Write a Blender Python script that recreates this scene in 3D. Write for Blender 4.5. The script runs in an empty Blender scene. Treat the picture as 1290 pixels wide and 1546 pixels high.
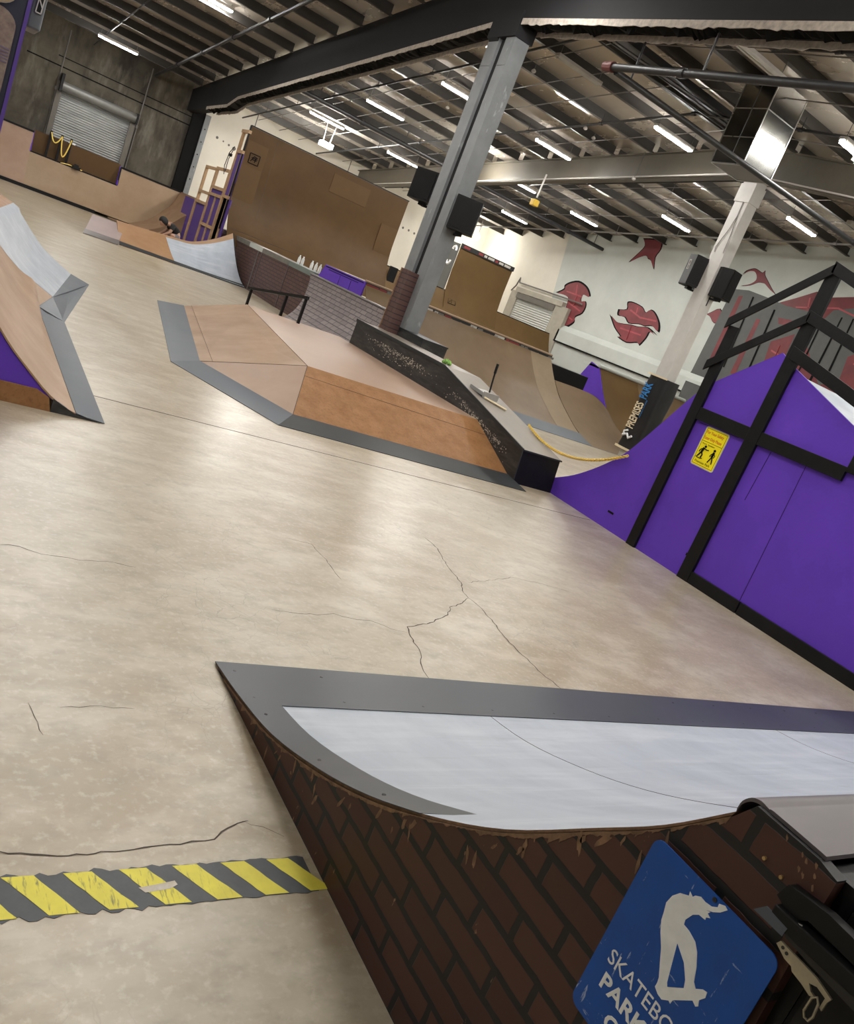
import bpy, bmesh, math, random
from mathutils import Vector, Matrix
random.seed(7)
sc = bpy.context.scene
C = bpy.context.collection

# ------------------------------------------------------------------ helpers
class MB:
    def __init__(s): s.v=[]; s.f=[]; s.m=[]
    def add(s, vs, fs, m=0):
        o=len(s.v); s.v+=[tuple(p) for p in vs]
        for f in fs: s.f.append([i+o for i in f]); s.m.append(m)
        return s
    def box(s,x0,x1,y0,y1,z0,z1,m=0):
        v=[(x,y,z) for z in (z0,z1) for y in (y0,y1) for x in (x0,x1)]
        return s.add(v,[(0,2,3,1),(4,5,7,6),(0,1,5,4),(2,6,7,3),(0,4,6,2),(1,3,7,5)],m)
    def bar(s,p,q,w,h,m=0,up=(0,0,1)):
        p=Vector(p);q=Vector(q);d=(q-p).normalized();u=Vector(up)
        if abs(d.dot(u))>.98: u=Vector((1,0,0))
        a=d.cross(u).normalized()*w/2; b=a.cross(d).normalized()*h/2
        v=[p-a-b,p+a-b,p+a+b,p-a+b,q-a-b,q+a-b,q+a+b,q-a+b]
        return s.add(v,[(0,1,2,3),(7,6,5,4),(0,4,5,1),(1,5,6,2),(2,6,7,3),(3,7,4,0)],m)
    def prism(s,poly,ax,a,b,m=0,me=None):
        n=len(poly)
        def P(c,t):
            l=list(c); l.insert(ax,t); return tuple(l)
        v=[P(c,a) for c in poly]+[P(c,b) for c in poly]
        s.add(v,[list(range(n))[::-1],[n+i for i in range(n)]],m)
        s.add(v,[(i,(i+1)%n,n+(i+1)%n,n+i) for i in range(n)],m if me is None else me)
        return s
    def tube(s,pts,r,n=8,m=0,closed=False):
        pts=[Vector(p) for p in pts]; L=len(pts); vs=[]; pa=None
        for i,p in enumerate(pts):
            if closed: d=pts[(i+1)%L]-pts[i-1]
            else: d=pts[min(i+1,L-1)]-pts[max(i-1,0)]
            d.normalize()
            if pa is None:
                u=Vector((0,0,1)) if abs(d.z)<.9 else Vector((1,0,0)); a=d.cross(u).normalized()
            else:
                a=(pa-d*pa.dot(d)).normalized()
            pa=a; b=d.cross(a); rr=r[i] if isinstance(r,(list,tuple)) else r
            vs+=[p+(a*math.cos(2*math.pi*k/n)+b*math.sin(2*math.pi*k/n))*rr for k in range(n)]
        fs=[]
        for i in range(L if closed else L-1):
            j=(i+1)%L
            fs+=[(i*n+k,i*n+(k+1)%n,j*n+(k+1)%n,j*n+k) for k in range(n)]
        if not closed: fs+=[tuple(range(n))[::-1],tuple(range((L-1)*n,L*n))]
        return s.add(vs,fs,m)
    def lathe(s,prof,c,n=14,m=0):
        vs=[(c[0]+r*math.cos(2*math.pi*k/n),c[1]+r*math.sin(2*math.pi*k/n),c[2]+z) for r,z in prof for k in range(n)]
        L=len(prof); fs=[(i*n+k,i*n+(k+1)%n,(i+1)*n+(k+1)%n,(i+1)*n+k) for i in range(L-1) for k in range(n)]
        fs+=[tuple(range(n))[::-1],tuple(range((L-1)*n,L*n))]
        return s.add(vs,fs,m)
    def face(s,pts,m=0): return s.add(pts,[tuple(range(len(pts)))],m)
    def grid(s,rows,m=0,flip=False):
        n=len(rows[0]); vs=[p for r in rows for p in r]; fs=[]
        for i in range(len(rows)-1):
            for k in range(n-1):
                f=(i*n+k,i*n+k+1,(i+1)*n+k+1,(i+1)*n+k); fs.append(f[::-1] if flip else f)
        return s.add(vs,fs,m)
    def slab(s,rows,off,m=0,ms=None):
        """closed sheet: rows of points and the same rows moved by off (a vector or a list of vectors per column)"""
        offs=off if isinstance(off,list) else [off]*len(rows[0])
        lo=[[tuple(Vector(p)+Vector(o)) for p,o in zip(r,offs)] for r in rows]
        s.grid(rows,m); s.grid(lo,m if ms is None else ms,True)
        e=m if ms is None else ms
        s.grid([rows[0],lo[0]],e,True); s.grid([rows[-1],lo[-1]],e)
        s.grid([[r[0] for r in rows],[r[0] for r in lo]],e); s.grid([[r[-1] for r in rows],[r[-1] for r in lo]],e,True)
        return s
    def solid(s,rows,z0,m=0,ms=None):
        lo=[[(p[0],p[1],z0) for p in r] for r in rows]; e=m if ms is None else ms
        s.grid(rows,m); s.grid(lo,e,True)
        s.grid([rows[0],lo[0]],e,True); s.grid([rows[-1],lo[-1]],e)
        s.grid([[r[0] for r in rows],[r[0] for r in lo]],e); s.grid([[r[-1] for r in rows],[r[-1] for r in lo]],e,True)
        return s
    def text(s,body,size,mat4,m=0,depth=0.0,bold=False,sx=1.0):
        cu=bpy.data.curves.new('t','FONT'); cu.body=body; cu.size=size; cu.align_x='LEFT'; cu.extrude=depth
        if bold: cu.offset=size*0.025
        cu.resolution_u=3
        o=bpy.data.objects.new('t',cu); C.objects.link(o)
        dg=bpy.context.evaluated_depsgraph_get(); me=bpy.data.meshes.new_from_object(o.evaluated_get(dg))
        s.add([mat4@Vector((v.co.x*sx,v.co.y,v.co.z)) for v in me.vertices],[tuple(p.vertices) for p in me.polygons],m)
        bpy.data.objects.remove(o); bpy.data.curves.remove(cu); bpy.data.meshes.remove(me)
        return s
    def build(s,name,mats,parent=None,smooth=False,bevel=0,fix=True):
        if not isinstance(mats,(list,tuple)): mats=[mats]
        off=Vector((0,0,0))
        if parent:
            p=parent
            while p: off+=p.location; p=p.parent
        me=bpy.data.meshes.new(name)
        me.from_pydata([tuple(Vector(p)-off) for p in s.v],[],s.f)
        for m in mats: me.materials.append(m)
        for p,mi in zip(me.polygons,s.m): p.material_index=mi; p.use_smooth=smooth
        if fix:
            bm=bmesh.new(); bm.from_mesh(me); bmesh.ops.recalc_face_normals(bm,faces=bm.faces); bm.to_mesh(me); bm.free()
        me.update()
        o=bpy.data.objects.new(name,me); C.objects.link(o)
        if parent: o.parent=parent
        if smooth:
            try: me.set_sharp_from_angle(angle=math.radians(40))
            except Exception: pass
        if bevel:
            b=o.modifiers.new('b','BEVEL'); b.width=bevel; b.segments=2; b.limit_method='ANGLE'; b.angle_limit=math.radians(40)
        return o

def tag(o,label,cat,group=None,kind=None):
    o['label']=label; o['category']=cat
    if group: o['group']=group
    if kind: o['kind']=kind
    return o
def thing(name,loc,label,cat,group=None,kind=None):
    o=bpy.data.objects.new(name,None); o.location=loc; o.empty_display_size=.1; C.objects.link(o)
    return tag(o,label,cat,group,kind)
def struct(o): o['kind']='structure'; return o
def copy_tree(o,loc=None,parent=None):
    c=o.copy(); C.objects.link(c); c.parent=parent
    if loc is not None: c.location=loc
    for ch in [k for k in bpy.data.objects if k.parent==o]: copy_tree(ch,None,c)
    return c
def lerp(a,b,t): return tuple(x+(y-x)*t for x,y in zip(a,b))
def smooth_line(pts,n):
    """Catmull-Rom through pts, n samples per span"""
    out=[]; P=[pts[0]]+list(pts)+[pts[-1]]
    for i in range(1,len(P)-2):
        for k in range(n):
            t=k/n; p0,p1,p2,p3=[Vector(q) for q in P[i-1:i+3]]
            out.append(tuple(.5*((2*p1)+(p2-p0)*t+(2*p0-5*p1+4*p2-p3)*t*t+(3*p1-p0-3*p2+p3)*t**3)))
    out.append(tuple(pts[-1])); return out

# ------------------------------------------------------------------ materials
def mat(name,col,rough=.6,var=.12,scale=3.0,metal=0.0,bump=0.0,bscale=40,col2=None,stretch=(1,1,1),spec=.5,rvar=.1,detail=6):
    m=bpy.data.materials.new(name); m.use_nodes=True; nt=m.node_tree; N=nt.nodes; L=nt.links
    b=N['Principled BSDF']; b.inputs['Roughness'].default_value=rough; b.inputs['Metallic'].default_value=metal
    b.inputs['Specular IOR Level'].default_value=spec
    tc=N.new('ShaderNodeTexCoord'); mp=N.new('ShaderNodeMapping'); mp.inputs['Scale'].default_value=stretch
    L.new(tc.outputs['Object'],mp.inputs['Vector'])
    nz=N.new('ShaderNodeTexNoise'); nz.inputs['Scale'].default_value=scale; nz.inputs['Detail'].default_value=detail; nz.inputs['Roughness'].default_value=.65
    L.new(mp.outputs['Vector'],nz.inputs['Vector'])
    cr=N.new('ShaderNodeValToRGB'); cr.color_ramp.elements[0].position=.3; cr.color_ramp.elements[1].position=.7
    lo=[max(0,c*(1-var)) for c in col]; hi=[min(1,c*(1+var)) for c in (col2 or col)]
    if col2: lo=list(col); hi=list(col2)
    cr.color_ramp.elements[0].color=(*lo,1); cr.color_ramp.elements[1].color=(*hi,1)
    L.new(nz.outputs['Fac'],cr.inputs['Fac']); L.new(cr.outputs['Color'],b.inputs['Base Color'])
    if rvar:
        mr=N.new('ShaderNodeMapRange'); mr.inputs['To Min'].default_value=max(.03,rough-rvar); mr.inputs['To Max'].default_value=min(1,rough+rvar)
        L.new(nz.outputs['Fac'],mr.inputs['Value']); L.new(mr.outputs['Result'],b.inputs['Roughness'])
    if bump:
        n2=N.new('ShaderNodeTexNoise'); n2.inputs['Scale'].default_value=bscale; n2.inputs['Detail'].default_value=4
        L.new(mp.outputs['Vector'],n2.inputs['Vector'])
        bp=N.new('ShaderNodeBump'); bp.inputs['Strength'].default_value=bump; bp.inputs['Distance'].default_value=.02
        L.new(n2.outputs['Fac'],bp.inputs['Height']); L.new(bp.outputs['Normal'],b.inputs['Normal'])
    return m
def speckle(m,col,scale=60,lo=.62,hi=.68,stretch=(1,1,1),amount=1.0,mask=None):
    """worn flecks of another colour on top of the base colour"""
    nt=m.node_tree; N=nt.nodes; L=nt.links; b=N['Principled BSDF']
    src=b.inputs['Base Color'].links[0].from_socket
    tc=N.new('ShaderNodeTexCoord'); mp=N.new('ShaderNodeMapping'); mp.inputs['Scale'].default_value=stretch
    L.new(tc.outputs['Object'],mp.inputs['Vector'])
    nz=N.new('ShaderNodeTexNoise'); nz.inputs['Scale'].default_value=scale; nz.inputs['Detail'].default_value=5; nz.inputs['Roughness'].default_value=.6
    L.new(mp.outputs['Vector'],nz.inputs['Vector'])
    mr=N.new('ShaderNodeMapRange'); mr.inputs['From Min'].default_value=lo; mr.inputs['From Max'].default_value=hi; mr.inputs['To Max'].default_value=amount
    L.new(nz.outputs['Fac'],mr.inputs['Value'])
    fac=mr.outputs['Result']
    if mask:  # band mask along an object axis: (axis, lo, hi) widened by noise
        ax,a,c,w=mask; sp=N.new('ShaderNodeSeparateXYZ'); L.new(tc.outputs['Object'],sp.inputs[0])
        m1=N.new('ShaderNodeMapRange'); m1.inputs['From Min'].default_value=a-w; m1.inputs['From Max'].default_value=a; L.new(sp.outputs[ax],m1.inputs['Value'])
        m2=N.new('ShaderNodeMapRange'); m2.inputs['From Min'].default_value=c+w; m2.inputs['From Max'].default_value=c; L.new(sp.outputs[ax],m2.inputs['Value'])
        q=N.new('ShaderNodeMath'); q.operation='MULTIPLY'; L.new(m1.outputs['Result'],q.inputs[0]); L.new(m2.outputs['Result'],q.inputs[1])
        q2=N.new('ShaderNodeMath'); q2.operation='MULTIPLY'; L.new(q.outputs[0],q2.inputs[0]); L.new(fac,q2.inputs[1]); fac=q2.outputs[0]
    mx=N.new('ShaderNodeMix'); mx.data_type='RGBA'; L.new(fac,mx.inputs['Factor']); L.new(src,mx.inputs['A']); mx.inputs['B'].default_value=(*col,1)
    L.new(mx.outputs['Result'],b.inputs['Base Color']); return m
def brick(name,c1,c2,mortar,w,h,ms,axes='yz',rough=.55,bump=.4,wear=None):
    m=bpy.data.materials.new(name); m.use_nodes=True; nt=m.node_tree; N=nt.nodes; L=nt.links; b=N['Principled BSDF']
    tc=N.new('ShaderNodeTexCoord'); sp=N.new('ShaderNodeSeparateXYZ'); L.new(tc.outputs['Object'],sp.inputs[0])
    cb=N.new('ShaderNodeCombineXYZ'); ix={'x':0,'y':1,'z':2}
    L.new(sp.outputs[ix[axes[0]]],cb.inputs[0]); L.new(sp.outputs[ix[axes[1]]],cb.inputs[1])
    nz=N.new('ShaderNodeTexNoise'); nz.inputs['Scale'].default_value=14; L.new(cb.outputs[0],nz.inputs['Vector'])
    ad=N.new('ShaderNodeVectorMath'); ad.operation='MULTIPLY_ADD'; L.new(nz.outputs['Color'],ad.inputs[0]); ad.inputs[1].default_value=(.012,.012,0); L.new(cb.outputs[0],ad.inputs[2])
    bt=N.new('ShaderNodeTexBrick'); bt.inputs['Scale'].default_value=1; bt.inputs['Brick Width'].default_value=w; bt.inputs['Row Height'].default_value=h
    bt.inputs['Mortar Size'].default_value=ms; bt.inputs['Mortar Smooth'].default_value=.15; bt.inputs['Color1'].default_value=(*c1,1); bt.inputs['Color2'].default_value=(*c2,1); bt.inputs['Mortar'].default_value=(*mortar,1)
    L.new(ad.outputs[0],bt.inputs['Vector']); L.new(bt.outputs['Color'],b.inputs['Base Color']); b.inputs['Roughness'].default_value=rough
    bp=N.new('ShaderNodeBump'); bp.inputs['Strength'].default_value=bump; bp.inputs['Distance'].default_value=.004; bp.invert=True
    L.new(bt.outputs['Fac'],bp.inputs['Height']); L.new(bp.outputs['Normal'],b.inputs['Normal'])
    if wear: speckle(m,*wear[0],**wear[1])
    return m
def emit(name,col,s):
    m=bpy.data.materials.new(name); m.use_nodes=True; b=m.node_tree.nodes['Principled BSDF']
    b.inputs['Base Color'].default_value=(*col,1); b.inputs['Emission Color'].default_value=(*col,1); b.inputs['Emission Strength'].default_value=s; return m

LAMP=80.0
M_floor=mat('polished_concrete',(.32,.262,.175),.34,col2=(.45,.398,.305),scale=.7,detail=14,rvar=.08,bump=.03,bscale=14,spec=.85)
speckle(M_floor,(.265,.19,.105),scale=.5,lo=.42,hi=.74,amount=.85)
speckle(M_floor,(.54,.495,.40),scale=3.0,lo=.44,hi=.74,amount=.85,stretch=(.7,1.15,1))
speckle(M_floor,(.27,.225,.16),scale=10,lo=.48,hi=.76,amount=.75,stretch=(.75,1.2,1))
speckle(M_floor,(.60,.56,.48),scale=30,lo=.52,hi=.85,amount=.6)
speckle(M_floor,(.10,.09,.08),scale=22,lo=.735,hi=.76,amount=.8)
def craze(m,scale,w,amount,col):
    nt=m.node_tree; N=nt.nodes; L=nt.links; b=N['Principled BSDF']; src=b.inputs['Base Color'].links[0].from_socket
    tc=N.new('ShaderNodeTexCoord'); nz=N.new('ShaderNodeTexNoise'); nz.inputs['Scale'].default_value=scale*1.7; nz.inputs['Detail'].default_value=4; L.new(tc.outputs['Object'],nz.inputs['Vector'])
    ad=N.new('ShaderNodeVectorMath'); ad.operation='MULTIPLY_ADD'; L.new(nz.outputs['Color'],ad.inputs[0]); ad.inputs[1].default_value=(.5/scale,.5/scale,0); L.new(tc.outputs['Object'],ad.inputs[2])
    vo=N.new('ShaderNodeTexVoronoi'); vo.feature='DISTANCE_TO_EDGE'; vo.inputs['Scale'].default_value=scale; L.new(ad.outputs[0],vo.inputs['Vector'])
    mr=N.new('ShaderNodeMapRange'); mr.inputs['From Min'].default_value=0; mr.inputs['From Max'].default_value=w; mr.inputs['To Min'].default_value=amount; mr.inputs['To Max'].default_value=0; L.new(vo.outputs['Distance'],mr.inputs['Value'])
    n2=N.new('ShaderNodeTexNoise'); n2.inputs['Scale'].default_value=.9; n2.inputs['Detail'].default_value=3; L.new(tc.outputs['Object'],n2.inputs['Vector'])
    m2=N.new('ShaderNodeMapRange'); m2.inputs['From Min'].default_value=.48; m2.inputs['From Max'].default_value=.64; L.new(n2.outputs['Fac'],m2.inputs['Value'])
    mu=N.new('ShaderNodeMath'); mu.operation='MULTIPLY'; L.new(mr.outputs['Result'],mu.inputs[0]); L.new(m2.outputs['Result'],mu.inputs[1])
    mx=N.new('ShaderNodeMix'); mx.data_type='RGBA'; L.new(mu.outputs[0],mx.inputs['Factor']); L.new(src,mx.inputs['A']); mx.inputs['B'].default_value=(*col,1); L.new(mx.outputs['Result'],b.inputs['Base Color'])
craze(M_floor,9,.016,.5,(.16,.13,.10)); craze(M_floor,2.6,.006,.45,(.15,.12,.09))
M_crack=mat('crack_line',(.07,.055,.045),.9)
M_conc=mat('stained_concrete',(.030,.025,.018),.85,col2=(.140,.122,.090),scale=.6,detail=10,bump=.1,bscale=8)
speckle(M_conc,(.022,.016,.011),scale=1.1,lo=.46,hi=.66,amount=.85,stretch=(1.6,1,.45))
speckle(M_conc,(.24,.225,.19),scale=1.6,lo=.54,hi=.78,amount=.6,stretch=(1.8,1,.5))
speckle(M_conc,(.10,.10,.10),scale=.35,lo=.5,hi=.7,amount=.5)
M_white=mat('white_wall_paint',(.70,.665,.58),.7,var=.05,scale=1.2,bump=.04,bscale=10)
M_gpaint=mat('grey_white_wall_paint',(.50,.53,.50),.5,var=.08,scale=.9,bump=.05,bscale=6)
M_flame=mat('dark_red_paint',(.13,.02,.028),.5,col2=(.24,.04,.05),scale=1.5)
M_red=mat('red_brick_paint',(.20,.02,.025),.5,col2=(.10,.012,.016),scale=1.5)
M_lgrey=mat('letter_grey_paint',(.075,.078,.074),.5,var=.1)
M_dark=mat('outline_black_paint',(.008,.008,.008),.8,spec=.1)
M_foil=mat('roof_insulation',(.62,.56,.485),.27,var=.06,scale=1.0,metal=.35,rvar=.04,bump=.22,bscale=2.2,stretch=(1,.5,1),spec=.6)
M_purl=mat('purlin_paint',(.036,.032,.027),.55,var=.2)
M_gird=mat('girder_charcoal',(.020,.020,.022),.75,var=.12,scale=2,spec=.2)
M_gird2=mat('girder_brown',(.105,.092,.07),.5,var=.15,scale=1.5)
M_rag=mat('torn_drywall',(.45,.40,.35),.9,var=.3,scale=12)
M_steelcol=mat('grey_column_paint',(.19,.20,.21),.5,var=.15,scale=2.5,bump=.03)
speckle(M_steelcol,(.40,.42,.43),scale=9,lo=.64,hi=.7,stretch=(1,1,.3),amount=.6)
M_whcol=mat('white_column_paint',(.60,.58,.55),.6,var=.08,scale=3)
M_black=mat('black_plastic',(.006,.006,.0065),.5,var=.2,spec=.3)
M_blackw=mat('black_wood_paint',(.006,.006,.007),.42,var=.3,scale=6,bump=.06,bscale=30,spec=.25)
M_ledge=mat('ledge_black_paint',(.018,.018,.019),.5,var=.3,scale=5)
speckle(M_ledge,(.055,.055,.052),scale=7,lo=.45,hi=.7,stretch=(1,.4,2))
speckle(M_ledge,(.22,.22,.21),scale=34,lo=.68,hi=.72,amount=.7)
M_ledgetop=mat('ledge_top_ply',(.20,.172,.14),.45,var=.2,scale=4,stretch=(1,.3,1))
M_wood=mat('ramp_ply_pink',(.385,.25,.16),.42,col2=(.30,.19,.115),scale=1.6,detail=10,spec=.2)
M_wood2=mat('ramp_ply_light',(.31,.205,.145),.42,col2=(.38,.265,.195),scale=1.6,detail=10,spec=.2)
M_orange=mat('ramp_ply_orange',(.34,.175,.075),.5,col2=(.235,.112,.044),scale=5,detail=15,spec=.2)
speckle(M_orange,(.17,.08,.035),scale=34,lo=.52,hi=.72,amount=.6)
M_pinkish=mat('ramp_ply_faded_orange',(.36,.215,.12),.5,col2=(.30,.17,.09),scale=2,detail=10,spec=.2)
M_brown=mat('ramp_ply_brown',(.135,.082,.031),.5,col2=(.098,.057,.021),scale=.7,detail=9,spec=.2)
M_brown2=mat('ramp_ply_tan',(.195,.132,.074),.42,col2=(.150,.098,.052),scale=.9,detail=9,spec=.2)
M_brownd=mat('ramp_ply_dark',(.096,.053,.020),.5,col2=(.066,.036,.013),scale=.6,detail=8,spec=.2)
M_brownp=mat('ply_patch',(.098,.055,.022),.5,var=.08,scale=1,spec=.2)
M_tan=mat('bank_ply_tan',(.35,.255,.17),.5,col2=(.27,.185,.115),scale=.8,detail=9,spec=.2)
M_blue=mat('light_blue_sheet',(.445,.49,.555),.42,col2=(.345,.385,.45),scale=2.2,detail=12,stretch=(1.5,.4,1))
speckle(M_blue,(.12,.12,.13),scale=70,lo=.745,hi=.765,stretch=(.25,1,1),amount=.8)
speckle(M_blue,(.60,.63,.67),scale=5,lo=.5,hi=.75,stretch=(.2,1.6,1),amount=.6)
speckle(M_blue,(.25,.28,.32),scale=9,lo=.60,hi=.80,stretch=(.15,2.2,1),amount=.55)
M_toe=mat('grey_steel_plate',(.088,.103,.128),.45,var=.12,scale=1.6,metal=.1,spec=.4)
M_toefg=mat('front_steel_plate',(.050,.057,.067),.36,var=.15,scale=1.4,spec=.35)
M_plate=mat('mauve_grey_plate',(.120,.104,.108),.45,var=.2,scale=6,metal=.15,stretch=(.3,1,1))
M_toed=mat('dark_steel_plate',(.030,.034,.037),.5,var=.2,scale=1.6,metal=0,spec=.3)
M_screw=mat('screw_head',(.02,.02,.02),.4)
M_edge=mat('raw_ply_edge',(.215,.125,.07),.8,var=.4,scale=30)
M_purple=mat('purple_paint',(.120,.045,.48),.5,var=.07,scale=2.5,bump=.06,bscale=26,spec=.25)
speckle(M_purple,(.26,.20,.50),scale=34,lo=.735,hi=.76,amount=.5)
M_purple2=mat('dull_purple_paint',(.085,.04,.26),.55,var=.1)
M_brick=brick('dark_red_painted_brick',(.056,.020,.014),(.075,.027,.019),(.008,.008,.009),.235,.082,.0105)
speckle(M_brick,(.34,.20,.11),scale=11,lo=.68,hi=.71,stretch=(1,1.6,.7),amount=.85)
M_brick2=brick('grey_brown_painted_brick',(.17,.135,.135),(.23,.19,.185),(.055,.045,.047),.27,.088,.009,wear=(((.36,.33,.29),),dict(scale=9,lo=.62,hi=.70,mask=(2,-.2,.22,.15))))
M_brick3=brick('brown_red_painted_brick',(.085,.042,.038),(.11,.055,.048),(.03,.018,.018),.28,.088,.010)
M_brickx=brick('pier_brick_front',(.060,.028,.026),(.08,.036,.032),(.02,.012,.012),.30,.10,.010,axes='xz')
M_coping=mat('worn_grey_steel',(.19,.17,.17),.38,var=.2,scale=5,metal=.5,stretch=(.3,1,1))
M_pipe=mat('black_iron_pipe',(.016,.016,.018),.45)
M_redcap=mat('red_oxide_cap',(.10,.022,.02),.6)
M_conduit=mat('grey_conduit',(.14,.13,.12),.5)
M_mirror=mat('bright_sheet_metal',(.30,.30,.285),.2,var=.05,metal=1.0,scale=2,rvar=.05)
M_seam=mat('sheet_metal_seam',(.62,.62,.60),.3,metal=.8)
M_ductb=mat('duct_underside',(.20,.20,.20),.5,metal=.3)
M_lamph=mat('lamp_housing',(.50,.48,.45),.5)
M_tube=emit('lit_tube',(1.0,.975,.93),LAMP)
M_tubeo=mat('unlit_tube',(.55,.54,.50),.3)
M_flood=emit('lit_flood',(1.0,.97,.9),LAMP*1.6)
M_stud=mat('pine_stud',(.46,.30,.17),.7,var=.15,scale=6)
M_shut=mat('galvanised_shutter',(.40,.41,.41),.45,var=.22,scale=1.6,metal=.35,stretch=(.5,1,2))
M_shutd=mat('shutter_drum',(.18,.18,.17),.5,metal=.3)
M_guide=mat('door_guide',(.12,.11,.095),.6)
M_signblue=mat('sign_blue',(.001,.075,.38),.5,var=.12,scale=8)
speckle(M_signblue,(.40,.48,.66),scale=30,lo=.66,hi=.70,stretch=(1,2.6,.5),amount=.8)
speckle(M_signblue,(.40,.48,.66),scale=30,lo=.67,hi=.70,stretch=(1,.5,2.6),amount=.7)
M_signwhite=mat('sign_white',(.86,.87,.88),.45,var=.08,scale=20)
M_yellow=mat('sign_yellow',(.95,.80,.015),.55,var=.02,spec=.2)
M_ochre=mat('sign_orange_print',(.70,.22,.0),.5)
M_cream=mat('cream_print',(.78,.66,.45),.6)
M_skyblue=mat('blue_print',(.03,.23,.60),.6)
M_vinyl=mat('black_vinyl',(.012,.012,.014),.33,bump=.5,bscale=7)
M_tapey=mat('hazard_yellow',(.70,.62,.07),.55,var=.1,scale=10)
speckle(M_tapey,(.06,.07,.075),scale=30,lo=.55,hi=.68,stretch=(3,.5,1),amount=.75,mask=(0,-.9,-.02,.3))
M_tapeb=mat('hazard_black',(.055,.062,.07),.5,var=.25,scale=10)
M_chain=mat('yellow_chain',(.86,.62,.13),.4)
M_bottle=mat('clear_plastic_bottle',(.72,.74,.74),.2,var=.05)
M_label=mat('bottle_label',(.80,.80,.78),.5)
M_green=mat('green_fabric',(.22,.42,.10),.8,var=.4,scale=30)
M_skin=mat('skin',(.42,.25,.18),.55,var=.05)
M_hair=mat('black_hair',(.008,.008,.009),.6)
M_tee=mat('black_tee',(.010,.010,.012),.8)
M_shorts=mat('grey_shorts',(.15,.14,.15),.8)
M_sneak=mat('pale_sneaker',(.55,.53,.50),.6)
M_navy=mat('navy_panel',(.020,.022,.045),.5)
M_deck1=mat('skateboard_print_gold',(.42,.28,.08),.5,col2=(.22,.20,.24),scale=22)
M_deck2=mat('skateboard_print_tan',(.30,.24,.19),.5,col2=(.16,.10,.10),scale=26)
M_stripe=mat('skateboard_stripe',(.16,.12,.20),.5)
M_teal=mat('skateboard_teal',(.22,.30,.29),.5)
M_spkg=mat('grey_speaker_box',(.11,.12,.13),.5)
M_latch=mat('zinc_latch',(.40,.36,.27),.4,metal=.7,var=.2,scale=20)
M_brass=mat('brass_screw',(.45,.31,.13),.4,metal=.6)
M_alu=mat('aluminium_pan',(.42,.42,.42),.35,metal=.5)
M_stk=mat('sticker_black',(.015,.015,.016),.5)
M_stkw=mat('sticker_white',(.50,.48,.44),.5)
M_stkr=mat('sticker_red',(.22,.03,.03),.5)
M_stkg=mat('weathered_grey',(.17,.165,.15),.5,var=.25,scale=6)

# ------------------------------------------------------------------ roof geometry
RY=13.6
def zroof(y): return 7.19-(.103*(y-RY) if y>RY else .085*(RY-y))

# ------------------------------------------------------------------ setting
f=MB(); f.face([(-8,-6,0),(21.6,-6,0),(21.6,33.4,0),(-8,33.4,0)],0)
CR=[([(.30,1.86),(.51,1.90),(.56,1.89),(.61,1.88),(.68,1.87),(.73,1.87),(.77,1.88),(.86,1.88),(.93,1.89),(1.00,1.89),(1.08,1.90),(1.13,1.92),(1.17,1.95),(1.21,1.97),(1.25,1.98)],.0042),
([(1.23,1.98),(1.29,1.95),(1.35,1.90)],.002),
([(3.25,5.03),(3.79,5.12),(3.80,4.90),(3.75,4.75),(3.68,4.54),(3.66,4.38),(3.64,4.29),(3.56,4.15),(3.54,4.04),(3.56,3.89),(3.53,3.71),(3.49,3.52),(3.48,3.38),(3.48,3.23),(3.48,3.10),(3.51,2.95)][1:],.0055),
([(3.54,4.04),(3.39,3.92),(3.26,3.85),(3.17,3.73),(3.06,3.66),(2.95,3.59),(2.83,3.54),(2.73,3.50),(2.69,3.39),(2.67,3.25),(2.61,3.13),(2.58,3.06),(2.56,2.95)],.0055),
([(1.88,3.51),(2.03,3.50),(2.15,3.51),(2.27,3.55),(2.36,3.52),(2.49,3.52),(2.59,3.45),(2.69,3.43)],.003),
([(2.35,4.55),(2.53,4.52),(2.54,4.33),(2.53,4.14),(2.53,4.02)],.0035),
([(.63,3.83),(.71,3.84),(.80,3.79),(.88,3.79),(.97,3.78),(1.10,3.81),(1.24,3.79)],.0035),
([(3.72,4.31),(4.10,4.47),(4.35,4.57),(4.65,4.54),(4.90,4.48)],.003),
([(.74,2.57),(.88,2.59),(1.00,2.58)],.002),([(.64,2.59),(.66,2.48),(.67,2.41)],.002)]
for pts,w in CR:
    fine=[]
    for a,b in zip(pts[:-1],pts[1:]):
        L_=math.dist(a,b); n=max(2,int(L_/.035))
        for k in range(n):
            q=lerp(a,b,k/n); fine.append((q[0]+random.uniform(-.008,.008)*(k>0),q[1]+random.uniform(-.008,.008)*(k>0)))
    fine.append(pts[-1]); n=len(fine); top=[];bot=[]
    for i,p in enumerate(fine):
        a=Vector(fine[max(0,i-1)]); b=Vector(fine[min(n-1,i+1)]); d=(b-a).normalized(); nn=Vector((-d.y,d.x))*w*random.uniform(.35,.75)*(.35 if i in(0,n-1) else 1)
        top.append((p[0]+nn.x,p[1]+nn.y,.0012)); bot.append((p[0]-nn.x,p[1]-nn.y,.0012))
    f.grid([bot,top],1)
f.box(-2.5,7.4,6.952,6.966,.0005,.0013,1)
struct(f.build('floor',[M_floor,M_crack]))

c=MB(); T=.23
c.slab([[(-8,33.4,zroof(33.4)+T),(21.6,33.4,zroof(33.4)+T)],[(-8,RY,zroof(RY)+T),(21.6,RY,zroof(RY)+T)],[(-8,-6,zroof(-6)+T),(21.6,-6,zroof(-6)+T)]],(0,0,.08))
struct(c.build('ceiling',M_foil))
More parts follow.
